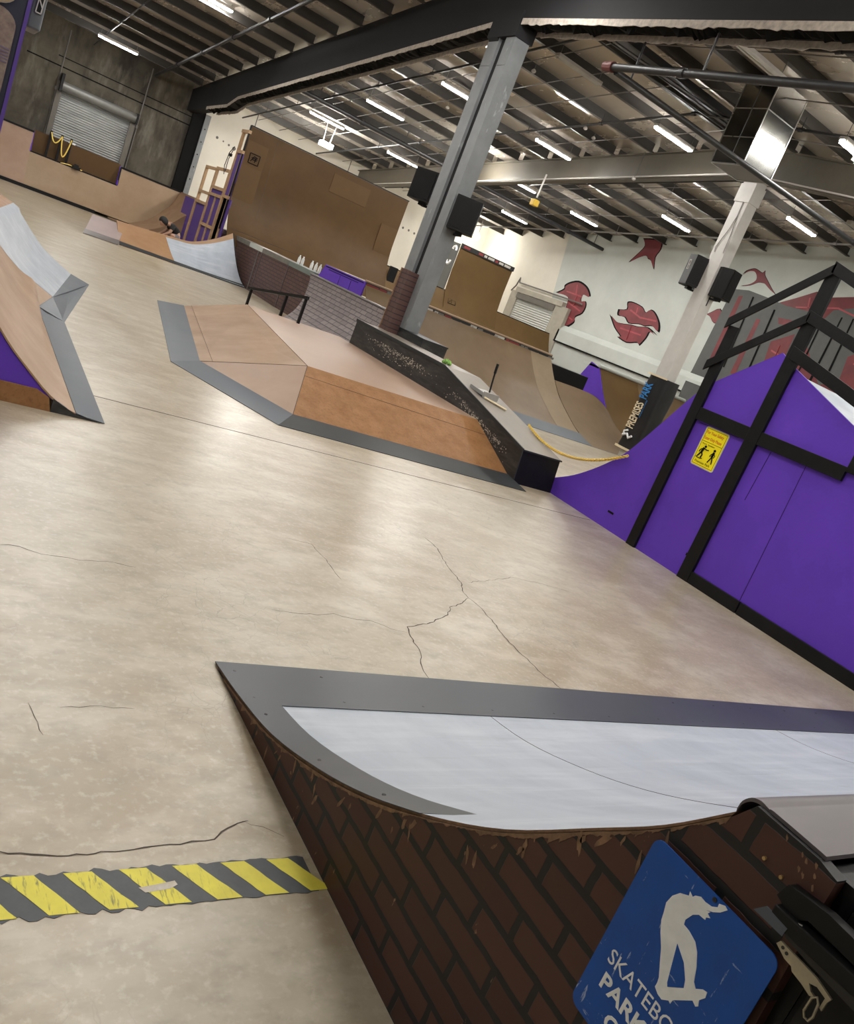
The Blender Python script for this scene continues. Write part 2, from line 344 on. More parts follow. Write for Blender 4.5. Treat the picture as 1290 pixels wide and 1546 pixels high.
# concrete wall behind the roller door
w=MB(); w.box(-8,8.02,33,33.3,0,6.2)
w.box(2.3,8.0,32.99,33,4.02,4.06,1); w.box(3.2,8.0,32.99,33,4.32,4.35,1)
struct(w.build('wall_left',[M_conc,M_dark]))
w=MB(); w.box(8.02,21.6,33,33.3,0,6.2,0)
for x,z,r in [(8.78,4.06,.05),(9.03,4.03,.03),(9.26,3.99,.04),(9.48,3.95,.07),(17.2,3.9,.05),(17.5,3.9,.05),(17.8,3.88,.05),(18.1,3.87,.04)]:
    w.face([(x+r*math.cos(a*.524),32.996,z+r*math.sin(a*.524)) for a in range(12)],1)
w.box(9.95,9.98,32.992,33,1.5,5.8,1); w.box(14.0,14.03,32.992,33,1.5,5.8,1)
struct(w.build('wall_back',[M_white,M_guide]))
# painted end wall
X=21.3
w=MB(); w.box(X,X+.3,-6,33.3,0,7.5,0)
w.face([(X-.004,33.0,2.0),(X-.004,26.6,2.0),(X-.004,27.55,6.6),(X-.004,33,6.6)],1)
Fl={'f1':[(26.82,3.68),(26.44,3.91),(26.47,4.05),(26.24,4.22),(25.77,4.36),(25.27,4.28),(24.96,4.13),(24.76,3.92),(25.11,3.95),(25.22,3.86),(25.14,3.66),(24.90,3.71),(24.76,3.53),(24.80,3.24),(25.10,3.03),(25.03,2.83),(25.35,2.55),(25.78,2.51),(25.84,2.94),(25.89,3.44),(25.97,3.64),(26.36,3.70)],
'f2':[(23.10,3.80),(22.70,3.89),(22.81,4.13),(22.52,4.19),(21.99,4.12),(21.74,3.98),(21.56,4.12),(21.27,4.05),(20.89,3.77),(20.75,3.47),(21.14,3.60),(21.50,3.52),(21.82,3.52),(22.31,3.44),(22.63,3.60),(23.01,3.59)],
'f2b':[(23.41,3.54),(22.93,3.37),(22.55,3.38),(22.19,3.43),(21.78,3.45),(21.30,3.53),(20.78,3.36),(21.13,3.42),(21.18,3.18),(21.34,2.85),(21.49,2.92),(22.00,2.79),(22.56,2.88),(22.41,2.92),(22.90,3.15)],
'f3':[(23.40,6.37),(23.17,6.14),(23.31,5.86),(23.60,5.45),(23.20,5.69),(22.90,5.81),(22.74,5.72),(22.56,5.68),(22.23,5.41),(22.41,5.82),(22.32,6.12),(22.42,6.40),(22.72,6.43),(23.03,6.42)],
'f4':[(18.56,5.90),(18.47,6.06),(18.23,6.17),(18.05,6.15),(17.87,6.10),(17.80,6.18),(17.73,6.05),(17.52,5.89),(17.26,5.70),(17.04,5.56),(17.29,5.65),(17.56,5.78),(17.67,5.80),(17.85,5.78),(18.08,5.65),(18.43,5.56),(18.14,5.67),(17.98,5.82),(18.01,5.96),(18.18,6.09),(18.41,6.05)],
'f5':[(19.41,4.48),(19.15,4.51),(18.75,4.76),(18.34,4.35),(18.76,4.28),(19.05,4.45)]}
for k,p in Fl.items():
    cy_=sum(a for a,b in p)/len(p); cz_=sum(b for a,b in p)/len(p)
    ps=smooth_line(p+[p[0]],3)[:-1]
    w.face([(X-.006,a,b) for a,b in ps],4)
    s_=.91 if k!='f4' else .94
    w.face([(X-.009,cy_+(a-cy_)*s_,cz_+(b-cz_)*s_) for a,b in ps],2)
for y0,z0,y1,z1 in [(26.2,3.85,25.2,3.82),(25.9,3.5,25.0,3.3),(25.95,3.05,25.2,2.9),(25.75,4.2,25.6,3.85),(25.5,3.82,25.45,3.4),(22.5,3.9,21.9,3.75),(22.2,4.05,22.15,3.85),(21.9,3.75,21.1,3.8),(22.6,3.2,21.5,3.2),(22.1,3.4,22.05,2.9)]:
    w.bar((X-.012,y0,z0),(X-.012,y1,z1),.006,.05,7)
w.face([(X-.007,a,b) for a,b in [(16.87,5.34),(16.33,5.61),(15.79,5.91),(15.28,5.84),(14.62,5.99),(13.31,5.6),(12.4,5.2),(12.4,3.0),(15.81,2.6),(16.41,4.3)]],3)
w.face([(X-.010,a,b) for a,b in [(18.65,5.43),(18.04,5.50),(17.30,5.43),(16.53,5.33),(15.63,5.33),(15.30,4.30),(16.0,3.2),(16.2,2.3),(18.90,2.3),(18.74,2.65)]],5)
w.face([(X-.012,a,b) for a,b in [(15.02,5.52),(14.46,5.70),(13.3,5.1),(13.2,3.9),(14.37,3.5),(15.46,4.6)]],5)
for p in ([(18.31,5.26),(18.15,5.30),(18.07,3.2),(18.28,3.1)],[(17.30,4.76),(17.15,4.75),(17.10,3.0),(17.30,3.0)],[(16.46,4.24),(15.81,4.63),(15.75,3.7),(16.34,3.5)],[(16.6,4.95),(15.7,5.0),(15.7,4.8),(16.5,4.78)],[(13.95,4.43),(13.81,4.54),(13.35,3.71),(13.83,3.57)]):
    w.face([(X-.016,a,b) for a,b in p],3)
for p in ([(17.80,5.35),(17.73,5.34),(17.60,3.1),(17.66,3.1)],[(16.87,5.14),(16.80,5.14),(16.68,3.0),(16.75,3.0)],[(14.69,5.39),(14.64,5.39),(14.62,3.4),(14.70,3.4)],[(14.35,5.43),(14.30,5.43),(14.21,3.6),(14.28,3.6)],[(15.2,5.1),(15.15,5.1),(15.1,3.4),(15.15,3.4)]):
    w.face([(X-.018,a,b) for a,b in p],4)
for y0,z0,y1,z1 in [(16.2,5.35,14.9,5.6),(15.9,5.7,15.8,5.4),(15.3,5.55,15.25,5.8),(14.9,5.6,13.2,5.3),(14.2,5.9,14.1,5.5),(16.3,4.0,15.8,3.9),(16.1,4.2,16.05,3.7),(13.7,4.3,12.6,4.2),(13.2,4.9,12.6,4.8)]:
    w.bar((X-.020,y0,z0),(X-.020,y1,z1),.006,.045,7)
M_redl=mat('light_red_paint',(.36,.06,.07),.5)
struct(w.build('wall_right',[M_gpaint,M_white,M_flame,M_red,M_dark,M_lgrey,M_gpaint,M_redl],fix=False))
w=MB(); w.box(-8.3,-8,-6.3,33.3,0,7.6); struct(w.build('wall_side',M_gpaint))
w=MB(); w.box(-8,21.6,-6.3,-6,0,7.6); struct(w.build('wall_front',M_gpaint))
# knee ledge at the foot of the painted wall
w=MB(); w.prism([(X-.16,1.98),(X-.16,2.42),(X-.0,2.62),(X-.0,1.98)],1,17.9,25.6,0); w.box(X-.10,X,17.0,26.1,1.15,1.98,0); w.box(X-.17,X-.1,18.1,25.6,1.93,1.98,1)
struct(w.build('trim_1',[M_gpaint,M_dark]))
w=MB(); w.box(X-.9,X-.05,15.5,18.0,1.45,2.35,0); w.box(X-.92,X-.88,15.5,18.0,2.30,2.36,1); tag(w.build('wall_cabinet',[M_lgrey,M_gpaint]),'grey painted boxed shelf along the graffiti wall behind the white column','shelf')

# purlins
pur=MB()
def purlin_mesh(x0,x1):
    p=MB(); p.box(x0,x1,-.006,.006,0,.24); p.box(x0,x1,-.10,.006,0,.012); p.box(x0,x1,-.10,-.09,0,.03); p.box(x0,x1,-.006,.10,.23,.24); return p
for bi,(x0,x1,y0) in enumerate([(-8,7.5,6),(7.83,14.42,4),(14.58,21.3,5)]):
    base=None
    for k in range(-9,13):
        y=15.45+1.365*k+(0 if bi else .05)
        if y<y0: continue
        if base is None:
            base=purlin_mesh(x0,x1).build('roof_purlin',M_purl); o=base
        else: o=base.copy(); C.objects.link(o)
        o.location=(0,y,zroof(y)); o['kind']='structure'; o['group']=['purlins over the concrete wall bay','purlins between the two girders','purlins over the graffiti wall bay'][bi]

# girders
def girder(name,x0,x1,bot,ma,ys,flange=0):
    g=MB(); P=[(y,bot(y)) for y in ys]; Q=[(y,zroof(y)+.02) for y in reversed(ys)]
    if flange:
        xm=(x0+x1)/2; g.prism(P+Q,0,xm-.012,xm+.012)
        for y0,y1 in zip(ys[:-1],ys[1:]):
            for fz in (lambda y:bot(y),lambda y:zroof(y)-.0):
                g.bar((xm,y0,fz(y0)),(xm,y1,fz(y1)),x1-x0,.025)
    else: g.prism(P+Q,0,x0,x1)
    return g.build(name,ma)
def gb1(y):
    if y<=13.5: return 6.32-.070*(13.5-y)
    if y<27.3: return 6.32-.10*(y-13.5)
    if y<28.2: return 4.94-(y-27.3)*.27
    return 4.70-(y-28.2)*.045
ys=[-6,2,7,10,13.5,17,20.5,24,27.3,27.8,28.2,33]
struct(girder('roof_girder',7.5,7.83,gb1,M_gird,ys))
def gb2(y): return zroof(y)-.62+(.10 if y<12 else 0)*0
struct(girder('roof_girder',14.4,14.6,gb2,M_gird2,[-6,2,8,13.6,20,26,33],1))
# torn drywall edges left under the first girder
for nm,x,dz in (('torn_drywall_edge',7.49,-.01),('torn_drywall_edge',7.84,-.05)):
    m=MB(); y=-1.0; top=[];bot=[]
    while y<30.5:
        h=.05+random.uniform(-.02,.02)+(.02 if random.random()<.15 else 0); z=gb1(y)+dz
        top.append((x,y,z+.06)); bot.append((x,y,z-h*.6)); y+=random.uniform(.05,.16)
    m.slab([top,bot],(.014,0,0)); o=struct(m.build(nm,M_rag)); 
m=MB(); y=-1.0
while y<30.5:
    z=gb1(y); L_=random.uniform(.06,.3); d=random.uniform(.03,.11)
    m.add([(7.53,y,z),(7.8,y,z),(7.66+random.uniform(-.08,.08),y+L_*random.random(),z-d),(7.53,y+L_,z),(7.8,y+L_,z)],[(0,1,2),(0,2,3),(1,4,2),(3,2,4)]); y+=L_
struct(m.build('ceiling_debris_strip',M_dark))
# wall end post at the end of the girder
w=MB(); w.box(7.72,8.14,32.86,33,0,4.75,0); w.box(8.14,8.33,32.80,33.0,0,4.62,1)
for z in (2.3,2.75,3.2,3.65,4.1): w.box(8.21,8.25,32.79,32.80,z,z+.04,0)
struct(w.build('wall_jamb',[M_dark,M_steelcol]))

# ridge cable tray
m=MB(); m.box(7.9,13.9,12.82,13.2,6.93,7.06); 
for y in (12.9,13.05,13.3): m.tube([(7.9,y,6.92),(9.4,y+.03,6.86),(11.5,y-.02,6.9),(13.8,y,6.94)],.014,6)
m.box(8.6,10.9,13.24,13.28,6.98,7.03,1)
tag(m.build('cable_tray',[M_pipe,M_seam]),'dark tray of black cables running under the roof ridge','cable tray',kind='thing')

# ------------------------------------------------------------------ lights
def make_light(lit,label,group):
    t=thing('strip_light',(0,0,0),label,'ceiling light',group)
    h=MB(); h.box(0,1.2,-.075,.075,.05,.10); h.prism([(-.075,.05),(-.045,.05),(-.06,.02)],0,0,1.2); h.prism([(.075,.05),(.045,.05),(.06,.02)],0,0,1.2)
    h.build('housing',M_lamph,t)
    if lit:
        u=MB(); u.box(.02,1.18,-.058,.058,-.005,.048); u.build('tube',M_tube,t)
    else:
        for yy in (-.03,.03):
            MB().tube([(.03,yy,.03),(1.17,yy,.03)],.016,8).build('tube',M_tubeo,t)
    for xx in (.06,1.14): MB().bar((xx,0,.10),(xx,0,.34),.008,.008).build('hanger',M_conduit,t)
    return t
L1=make_light(True,'',''); first=True
lit=[(9.6,26.85),(12.5,26.85),(17.58,26.87),(9.6,22.95),(14.72,22.98),(17.52,22.93),(9.55,18.97),(12.58,18.98),(17.65,19.0),(12.5,14.78),(17.56,14.75),(12.2,9.93),
     (9.6,6.0),(12.5,6.0),(9.6,2.0),(12.5,2.0),(17.6,2.0),(17.6,6.0),  # unseen lamps beyond the view, added to light the hall
     (3.83,30.3),(4.5,23.4),(2.2,22.6),(2.7,19.2),(2.6,15.4),(2.6,11.6),(2.5,6.6),(2.6,2.6),(-2.6,2.0),(-2.6,10.5),(-2.6,19),(-2.6,28),(5.6,11.5),(5.8,4.6),(4.6,-1.5)]  # unseen ones here: some read off glare, others added to brighten the ramp side
GR='lit strip lights under the roof purlins'
rowname={26.85:'second row from the far white wall',22.95:'third row from the far white wall',18.97:'fourth row from the far white wall',14.75:'row beside the ridge'}
def light_label(x,y):
    bay=(('middle bay beside charcoal girder' if x<11 else 'middle bay beside brown girder') if x<14.6 else ('directly beyond brown girder' if x<17 else 'graffiti wall bay'))
    r=min(rowname,key=lambda k:abs(k-y))
    if x>7.5 and abs(r-y)<.5:
        return 'lit strip light, %s, %s'%(rowname[r],bay)
    if x<7.5 and abs(y-30.3)<.4 and x>0: return 'lit strip light hanging in front of the stained concrete wall above the roller door'
    if x<7.5 and abs(y-23.4)<.4 and x>0: return 'lit strip light seen edge-on among dark purlins beside the charcoal girder'
    if x==12.2: return 'lit strip light beyond the shiny duct, cut by the picture edge'
    return None
for i,(x,y) in enumerate(lit):
    o=L1 if first else copy_tree(L1); first=False
    o.location=(x,y,zroof(y)-(.36 if (x,y)!=(4.5,23.4) else -.06))
    lb=light_label(x,y)
    if lb: o['label']=lb; o['group']=GR
    else: o['label']='lit strip light elsewhere under the roof, unseen, from a set partly added for light'; o['group']='lit strip lights out of view'
L2=make_light(False,'unlit strip fixture beside the grey double column near the ridge','unlit strip fixtures'); L2.location=(9.58,14.87,zroof(14.87)-.30)
for x,y,lb in [(9.1,9.9,'unlit strip fixture above the shiny duct by the black pipe'),(17.85,13.3,'unlit strip fixture in the bay by the graffiti wall')]:
    o=copy_tree(L2,(x,y,zroof(y)-.30)); o['label']=lb
t=thing('flood_light',(11.1,28.85,5.0),'glaring white flood light hanging near the white wall','flood light')
MB().box(10.98,11.4,28.7,29.0,4.98,5.12).build('lamp_head',M_flood,t); MB().bar((11.05,28.85,5.12),(11.0,28.85,5.75),.02,.02).build('hanger',M_lamph,t); MB().bar((11.3,28.85,5.12),(11.35,28.85,5.75),.02,.02).build('hanger',M_lamph,t)
for x,y,z,lb in [(19.9,31.5,4.72,'round glowing bulb by the black speaker on the grey column, under the far corner'),(13.75,23.2,5.72,'round glowing bulb beside the upper grey column, under the brown girder')]:
    t=thing('bulb_light',(x,y,z),lb,'bulb light','bare bulbs')
    MB().lathe([(.02,-.12),(.09,-.08),(.12,0),(.08,.09),(.03,.12)],(x,y,z),12).build('bulb',M_flood,t,smooth=True); MB().tube([(x,y,z+.12),(x,y,zroof(y))],.012,6).build('stem',M_conduit,t)

# ------------------------------------------------------------------ pipes and roof services
def ypipe(name,x,r,y0,y1,dz,ma,lab,cat,grp=None,n=8):
    pts=[(x,y,zroof(y)-dz) for y in ([y0,RY,y1] if y0<RY<y1 else [y0,y1])]
    m=MB().tube(pts,r,n)
    for y in [y0+1.5+2.73*k for k in range(int((y1-y0)/2.73))]:
        z=zroof(y)-dz; m.tube([(x,y,z),(x,y,z+dz)],.010,5); m.tube([(x,y-.05,z),(x,y+.05,z)],r*1.5,n)
    return tag(m.build(name,ma),lab,cat,grp)
ypipe('sprinkler_pipe',9.3,.026,4,32.5,.22,M_pipe,'thin black sprinkler branch pipe just past the charcoal girder','pipe','sprinkler branch pipes')
ypipe('sprinkler_pipe',12.35,.028,4,32.5,.22,M_pipe,'thin black sprinkler branch pipe in the middle of the bay between the girders','pipe','sprinkler branch pipes')
ypipe('sprinkler_pipe',15.55,.026,5,32.5,.24,M_pipe,'thin black sprinkler branch pipe just past the brown girder','pipe','sprinkler branch pipes')
ypipe('sprinkler_pipe',19.6,.028,5,32.5,.24,M_conduit,'thin grey sprinkler branch pipe close to the graffiti wall','pipe','sprinkler branch pipes')
ypipe('sprinkler_pipe',6.15,.045,12,32.8,.16,M_pipe,'black sprinkler pipe crossing the purlins beside the charcoal girder','pipe','sprinkler branch pipes')
ypipe('sprinkler_pipe',4.1,.02,16,32.8,.12,M_pipe,'slim black rod pipe crossing the purlins over the roller door','pipe','sprinkler branch pipes')
for i,(x,wh) in enumerate([(9.9,'first thin rod past the charcoal girder'),(10.75,'second thin rod past the charcoal girder'),(11.55,'third thin rod past the charcoal girder'),(13.5,'thin rod just short of the brown girder'),(16.4,'first thin rod past the brown girder'),(17.2,'second thin rod past the brown girder'),(18.6,'thin rod over the graffiti wall bay')]):
    pts=[(x,y,zroof(y)-.03) for y in (4,RY,32.6)]; tag(MB().tube(pts,.011,6).build('tie_rod',M_conduit),wh+', laid across the purlins','tie rod','tie rods across the purlins')
m=MB().tube([(7.9,24.85,5.62),(21.0,24.85,5.62)],.065,10)
for x in (9,12,15,18,20.5): m.tube([(x,24.85,5.62),(x,24.85,zroof(24.85))],.012,5)
for x in (10.5,14.9,19.2): m.tube([(x-.07,24.85,5.62),(x+.07,24.85,5.62)],.085,10)
tag(m.build('main_pipe',M_pipe,smooth=True),'long black main pipe slanting past the yellow hoist to the graffiti wall','pipe')
t=thing('fire_main',(7.6,10.44,5.57),'thick black fire main with a dark red end cap turning along the roof','pipe')
m=MB().tube([(7.62,10.44,5.57),(7.62,6.3,5.27),(7.62,1,4.9)],.052,12); m.tube([(7.62,9.0,5.466),(7.62,8.9,5.459)],.064,12)
m.build('pipe',M_pipe,t,smooth=True)
MB().tube([(7.66,10.32,5.52),(14.3,10.32,5.52),(21,10.32,5.52)],.046,12).build('branch_pipe',M_pipe,t,smooth=True)
MB().tube([(7.62,10.56,5.58),(7.62,10.36,5.565)],[.066,.074],12).build('end_cap',M_redcap,t)
for x,y,z in [(7.95,10.32,5.55),(10.4,10.32,5.55),(16,10.32,5.55),(7.62,8.6,5.45)]: MB().tube([(x,y,z),(x,y+.02,zroof(y))],.016 if x<8 else .008,6).build('hanger',M_pipe,t)
# shiny sheet-metal duct
t=thing('sheet_metal_duct',(11.67,11.2,5.69),'shiny square sheet metal duct hanging from the roof beside the white column','duct')
m=MB(); x0,x1,y0,y1,z0,z1=11.27,12.06,10.85,11.57,5.69,7.12
m.add([(x0,y0,z0),(x1,y0,z0),(x1,y1,z0),(x0,y1,z0),(x0,y0,z1),(x1,y0,z1),(x1,y1,z1),(x0,y1,z1)],[(0,1,5,4),(1,2,6,5),(2,3,7,6),(3,0,4,7),(4,5,6,7)]); m.build('duct_sheet',M_mirror,t)
MB().box(x0+.01,x1-.01,y0+.01,y1-.01,z0-.004,z0+.01).build('duct_bottom',M_ductb,t)
m=MB()
for x,y in ((x0,y0),(x1,y0),(x0,y1),(x1,y1)): m.bar((x,y,z0),(x,y,z1),.018,.018)
for z in (6.14,6.62): m.box(x0-.006,x1+.006,y0-.006,y1+.006,z,z+.016)
for a,b in (((x0,y0),(x1,y0)),((x0,y0),(x0,y1)),((x1,y0),(x1,y1)),((x0,y1),(x1,y1))): m.bar((*a,z0),(*b,z0),.022,.022)
m.build('corner_seam',M_seam,t)
# hoist
t=thing('yellow_hoist',(14.3,20.47,5.1),'small yellow hoist block hanging by a white rod under the brown girder','hoist')
MB().box(14.2,14.4,20.38,20.57,5.10,5.28).build('body',mat('hoist_yellow',(.50,.33,.03),.5),t,bevel=.02); MB().bar((14.3,20.47,5.34),(14.3,20.44,6.0),.035,.035).build('rod',M_whcol,t)
# flange conduit on girder 2, with small junction boxes
m=MB().tube([(14.34,y,zroof(y)-.60) for y in (5,RY,32)],.016,6)
tag(m.build('girder_conduit',M_lamph),'pale conduit run along the bottom flange of the brown girder','conduit')
for i,(x,y,dz) in enumerate([(10.1,16.3,.12),(10.9,20.9,.12),(12.35,16.9,.28),(13.2,17.6,.1),(16.2,17.5,.3),(14.3,16.9,.66)]):
    z=zroof(y)-dz
    t=thing('fire_sprinkler',(x,y,z),'small pale sprinkler head on a rod, '+['between ridge and column top','beside the upper column edge','on the black branch pipe near the ridge','short of the brown girder','over the graffiti bay','at the brown girder flange'][i],'sprinkler head','sprinkler heads')
    MB().lathe([(.02,-.05),(.05,-.03),(.05,.0),(.02,.03)],(x,y,z),8).build('nozzle',M_whcol,t); MB().tube([(x,y,z),(x,y,z+dz)],.007,5).build('stem',M_conduit,t)

# ------------------------------------------------------------------ columns
t=thing('steel_column',(7.65,13.4,0),'grey painted double post column rising to the charcoal girder','column',kind='thing')
for y0,y1 in ((13.48,13.80),(13.0,13.28)):
    m=MB(); m.box(7.5,7.8,y0,y1,1.04,6.45); m.box(7.49,7.81,y0,y1,5.6,5.605); m.build('post',M_steelcol,t,bevel=.006)
m=MB(); m.box(7.56,7.74,13.28,13.48,1.04,6.4); m.build('web',M_gird,t)
m=MB(); m.box(7.46,7.84,12.98,13.84,6.05,6.45); m.prism([(7.46,6.05),(7.84,6.05),(7.62,5.85)],1,13.5,13.8); m.build('head_plate',M_gird,t)
m=MB(); m.prism([(13.19,0),(13.19,2.0),(13.47,2.0),(13.49,1.0),(13.62,0)],0,7.485,7.498); m.prism([(13.19,0),(13.19,2.0),(13.47,2.0),(13.49,1.0),(13.62,0)],0,7.29,7.485); m.prism([(13.47,2.01),(13.49,1.0),(13.62,0),(13.65,0),(13.52,1.0),(13.50,2.01)],0,7.28,7.49,1)
tag(m.build('brick_pier',[M_brick3,M_edge]),'dark brown brick patterned boxed pier at the foot of the grey column','pier',kind='thing')
m=MB(); m.box(7.5,8.02,12.27,13.84,0,1.035); m.box(7.49,8.03,12.26,13.85,1.015,1.04,1)
tag(m.build('pedestal_box',[M_ledge,M_toed]),'scuffed black box pedestal under the grey column','pedestal')
t=thing('white_column',(14.55,13.4,0),'white painted column standing behind the purple ramp','column',kind='thing')
m=MB(); m.box(14.4,14.72,13.25,13.62,0,6.5); m.build('shaft',M_whcol,t,bevel=.01)
m=MB(); m.tube([(14.39,13.38,6.3),(14.385,13.36,5.7),(14.385,13.42,5.4),(14.385,13.55,5.0),(14.385,13.52,4.9)],.008,5); m.tube([(14.385,13.36,5.72),(14.385,13.3,5.3),(14.385,13.28,4.9)],.008,5); m.build('loose_cable',M_conduit,t)
m=MB(); m.box(14.38,14.74,13.23,13.64,6.02,6.4); m.build('cap_plate',M_whcol,t)
t=thing('column_pad',(14.55,13.4,.2),'black padded vinyl wrap with cream and blue lettering around the white column foot','pad')
pts=[]; NR=14; rows=[]
for z in [.24,.34,.42,.8,1.2,1.6,1.94,2.0]:
    rr=.30+.012*math.sin(z*9); row=[]
    for a in range(25):
        th=2*math.pi*a/24; n_=5; cx_=math.copysign(abs(math.cos(th))**(2/n_),math.cos(th)); sy_=math.copysign(abs(math.sin(th))**(2/n_),math.sin(th))
        row.append((14.55+rr*cx_*.85,13.40+(rr+.02)*sy_,z))
    rows.append(row)
m=MB().grid(rows); m.face(rows[0][:-1]); m.face(rows[-1][:-1]); m.build('wrap',M_vinyl,t,smooth=True)
m=MB(); m.box(14.27,14.29,13.09,13.7,1.985,2.02); m.box(14.27,14.82,13.06,13.72,.20,.25); m.build('piping',M_cream,t)
B=Matrix(((0,0,-1,14.268),(-1,0,0,0),(0,1,0,0),(0,0,0,1)))
# lettering reads upward: x of the text -> +z, y of the text -> +y
def up_text(y,z): return Matrix(((0,0,-1,14.270),(0,1,0,y),(1,0,0,z),(0,0,0,1)))
MB().text('PREMISES',.33,up_text(13.42,.70),0,.001,True,sx=.47).build('lettering',M_cream,t)
MB().text('PARK',.33,up_text(13.42,1.42),0,.001,True,sx=.47).build('lettering',M_skyblue,t)
MB().text('skatepark and shop',.06,up_text(13.36,1.0),0,.001,sx=.9).build('lettering',M_skyblue,t)
m=MB(); m.tube([(14.266,13.62,.50),(14.266,13.5,.56),(14.266,13.42,.48),(14.266,13.34,.55)],.028,6); m.tube([(14.266,13.6,.5),(14.266,13.62,.60),(14.266,13.52,.64)],.024,6); m.build('white_emblem',M_signwhite,t)

# ------------------------------------------------------------------ speakers
def speaker(loc,w,d,h,rz,label,mb=M_black,handle=True,arm=(0,.3)):
    t=thing('wall_speaker',(0,0,0),label,'speaker','black speakers on the columns')
    s=MB(); s.prism([(-w/2,-d/2),(w/2,-d/2),(w/2,d*.2),(w*.3,d/2),(-w*.3,d/2),(-w/2,d*.2)],2,0,h); s.build('cabinet',mb,t,bevel=.012)
    g=MB(); g.box(-w/2+.03,w/2-.03,-d/2-.012,-d/2,.04,h-.04); g.build('grille',M_blackw,t)
    if handle:
        hd=MB(); x=-w/2-.004; q=[(-.07,h*.50),(.0,h*.50),(.0,h*.80),(-.07,h*.80)]
        for (a,b),(c_,e) in zip(q,q[1:]+q[:1]): hd.bar((x,a,b),(x,c_,e),.012,.014)
        hd.bar((x,-.07,h*.65),(x,0,h*.65),.01,.012); hd.build('handle',M_lamph,t)
    b=MB(); b.bar((0,0,.0),(0,0,-.06),.12,.12); b.bar((0,0,-.05),(arm[0],arm[1],-.05),.05,.04); b.bar((arm[0],arm[1],.05),(arm[0],arm[1],-.22),.06,.03); b.build('bracket',M_black,t)
    t.location=loc; t.rotation_euler=(0,0,rz); return t
speaker((7.70,14.38,3.24),.50,.42,.55,math.radians(-62),'black speaker high on the grey column, on its white wall side',handle=False,arm=(.55,.05))
speaker((7.72,12.82,2.90),.46,.40,.56,math.radians(-35),'black speaker high on the grey column, on its graffiti wall side',handle=False,arm=(-.10,.24))
speaker((14.42,13.82,4.06),.46,.48,.66,math.radians(-20),'black speaker with a pale handle on the near side of the white column',arm=(.33,-.12))
speaker((14.62,13.08,4.00),.38,.40,.64,math.radians(10),'black angled speaker on the shadowed far side of the white column',handle=False,arm=(-.02,.20))

# ------------------------------------------------------------------ front quarter pipe (brick side)
FX=1.41; XE=7.44
prof=smooth_line([(2.94,.006),(2.64,.042),(2.30,.105),(1.95,.225),(1.66,.355),(1.40,.505),(1.16,.67),(.94,.865),(.81,.985),(.70,1.11)],4)
t=thing('quarter_pipe',(4.4,1.6,0),'light blue quarter pipe with a dark brick painted side and grey steel toe','quarter pipe')
side=[(p[0],p[1]-.012) for p in prof]+[(.67,1.147),(.54,1.147),(.50,1.138),(.50,1.09),(.47,.0),(2.90,.0)]
m=MB(); m.prism(side,0,FX,FX+.03); m.build('side_panel',M_brick,t)
# exposed raw ply edge, ragged, just under the riding surface
def arcpt(u):
    u=max(0,min(len(prof)-1.001,u)); i=int(u); return lerp(prof[i],prof[i+1],u-i)
m=MB(); top=[];bot=[]; nE=420; d=.012
for k in range(nE):
    u=2+(len(prof)-3.05)*k/(nE-1); y,z=arcpt(u); q=k/nE
    base=.004+.010*(.5+.5*math.sin(k*.045+1))*(.4+q)
    d+=(base-d)*.25+random.uniform(-.0032,.0032); 
    if random.random()<.018: d+=random.uniform(.006,.02)
    d=max(.002,min(.034,d))
    top.append((FX-.0015,y,z-.010)); bot.append((FX-.0015,y+.15*d,z-.010-d))
m.slab([top,bot],(.003,0,0))
for k in range(30):
    y,z=arcpt(random.uniform(6,len(prof)-4)); s_=random.uniform(.003,.0085); L_=random.uniform(.008,.035); dz=random.uniform(.01,.09)**1.0; a=random.uniform(-.5,.5); n_=11; P_=[]
    for i in range(n_):
        th=2*math.pi*i/n_; rr=random.uniform(.55,1.1); u_=rr*s_*math.cos(th); v_=rr*L_*math.sin(th); P_.append((FX-.0012,y+u_*math.cos(a)-v_*math.sin(a),z-.012-dz+u_*math.sin(a)+v_*math.cos(a)))
    m.face(P_)
for y,z in [(.559,1.110),(.555,1.129),(.549,1.106),(.532,1.119),(.526,1.100),(.538,1.136),(.565,1.134),(.60,1.139)]:
    m.face([(FX-.0012,y+random.uniform(.5,1)*.0035*math.cos(t_*.9)+.002*math.sin(t_*.9),z+.007*random.uniform(.4,1)*math.sin(t_*.9)) for t_ in range(7)])
m.build('worn_edge',M_edge,t)
m=MB(); x0=FX+.005; R0=[(x0,y,z) for y,z in prof]; R1=[(XE,y,z) for y,z in prof]
m.slab([R0,R1],(0,.004,-.012),0,1); m.build('riding_surface',[M_blue,M_edge],t,smooth=True)
m=MB()
def off(p,h): return [(a[0],a[1]+h*.3,a[2]+h) for a in p]
toe=[q for q in prof if q[0]>2.50]
m.slab([off([(FX,y,z) for y,z in toe],.004),off([(XE,y,z) for y,z in toe],.004)],(0,0,-.003))
strip=[q for q in prof if q[0]>1.44]; L0=[];L1_=[]
for y,z in strip:
    L0.append((FX-.001,y,z+.0045)); L1_.append((FX+.155,y,z+.0045))
L1_[-1]=(FX+.165,1.36,.522+.006); L0[-1]=(FX-.001,1.44,.482)
m.slab([L0,L1_],(0,0,-.003)); m.build('steel_toe',M_toefg,t,smooth=True)
for x in [1.47+.42*k for k in range(14)]:
    for yy in (2.62,2.86):
        if yy>2.8 and int(x*10)%2: continue
        z=.045 if yy<2.7 else .016; MB().lathe([(.008,0),(.008,.004),(.003,.005)],(x,yy,z),8).build('screw',M_screw,t)
for y,z in strip[6::5]: MB().lathe([(.007,0),(.007,.004),(.003,.005)],(FX+.05,y,z+.003),8).build('screw',M_screw,t)
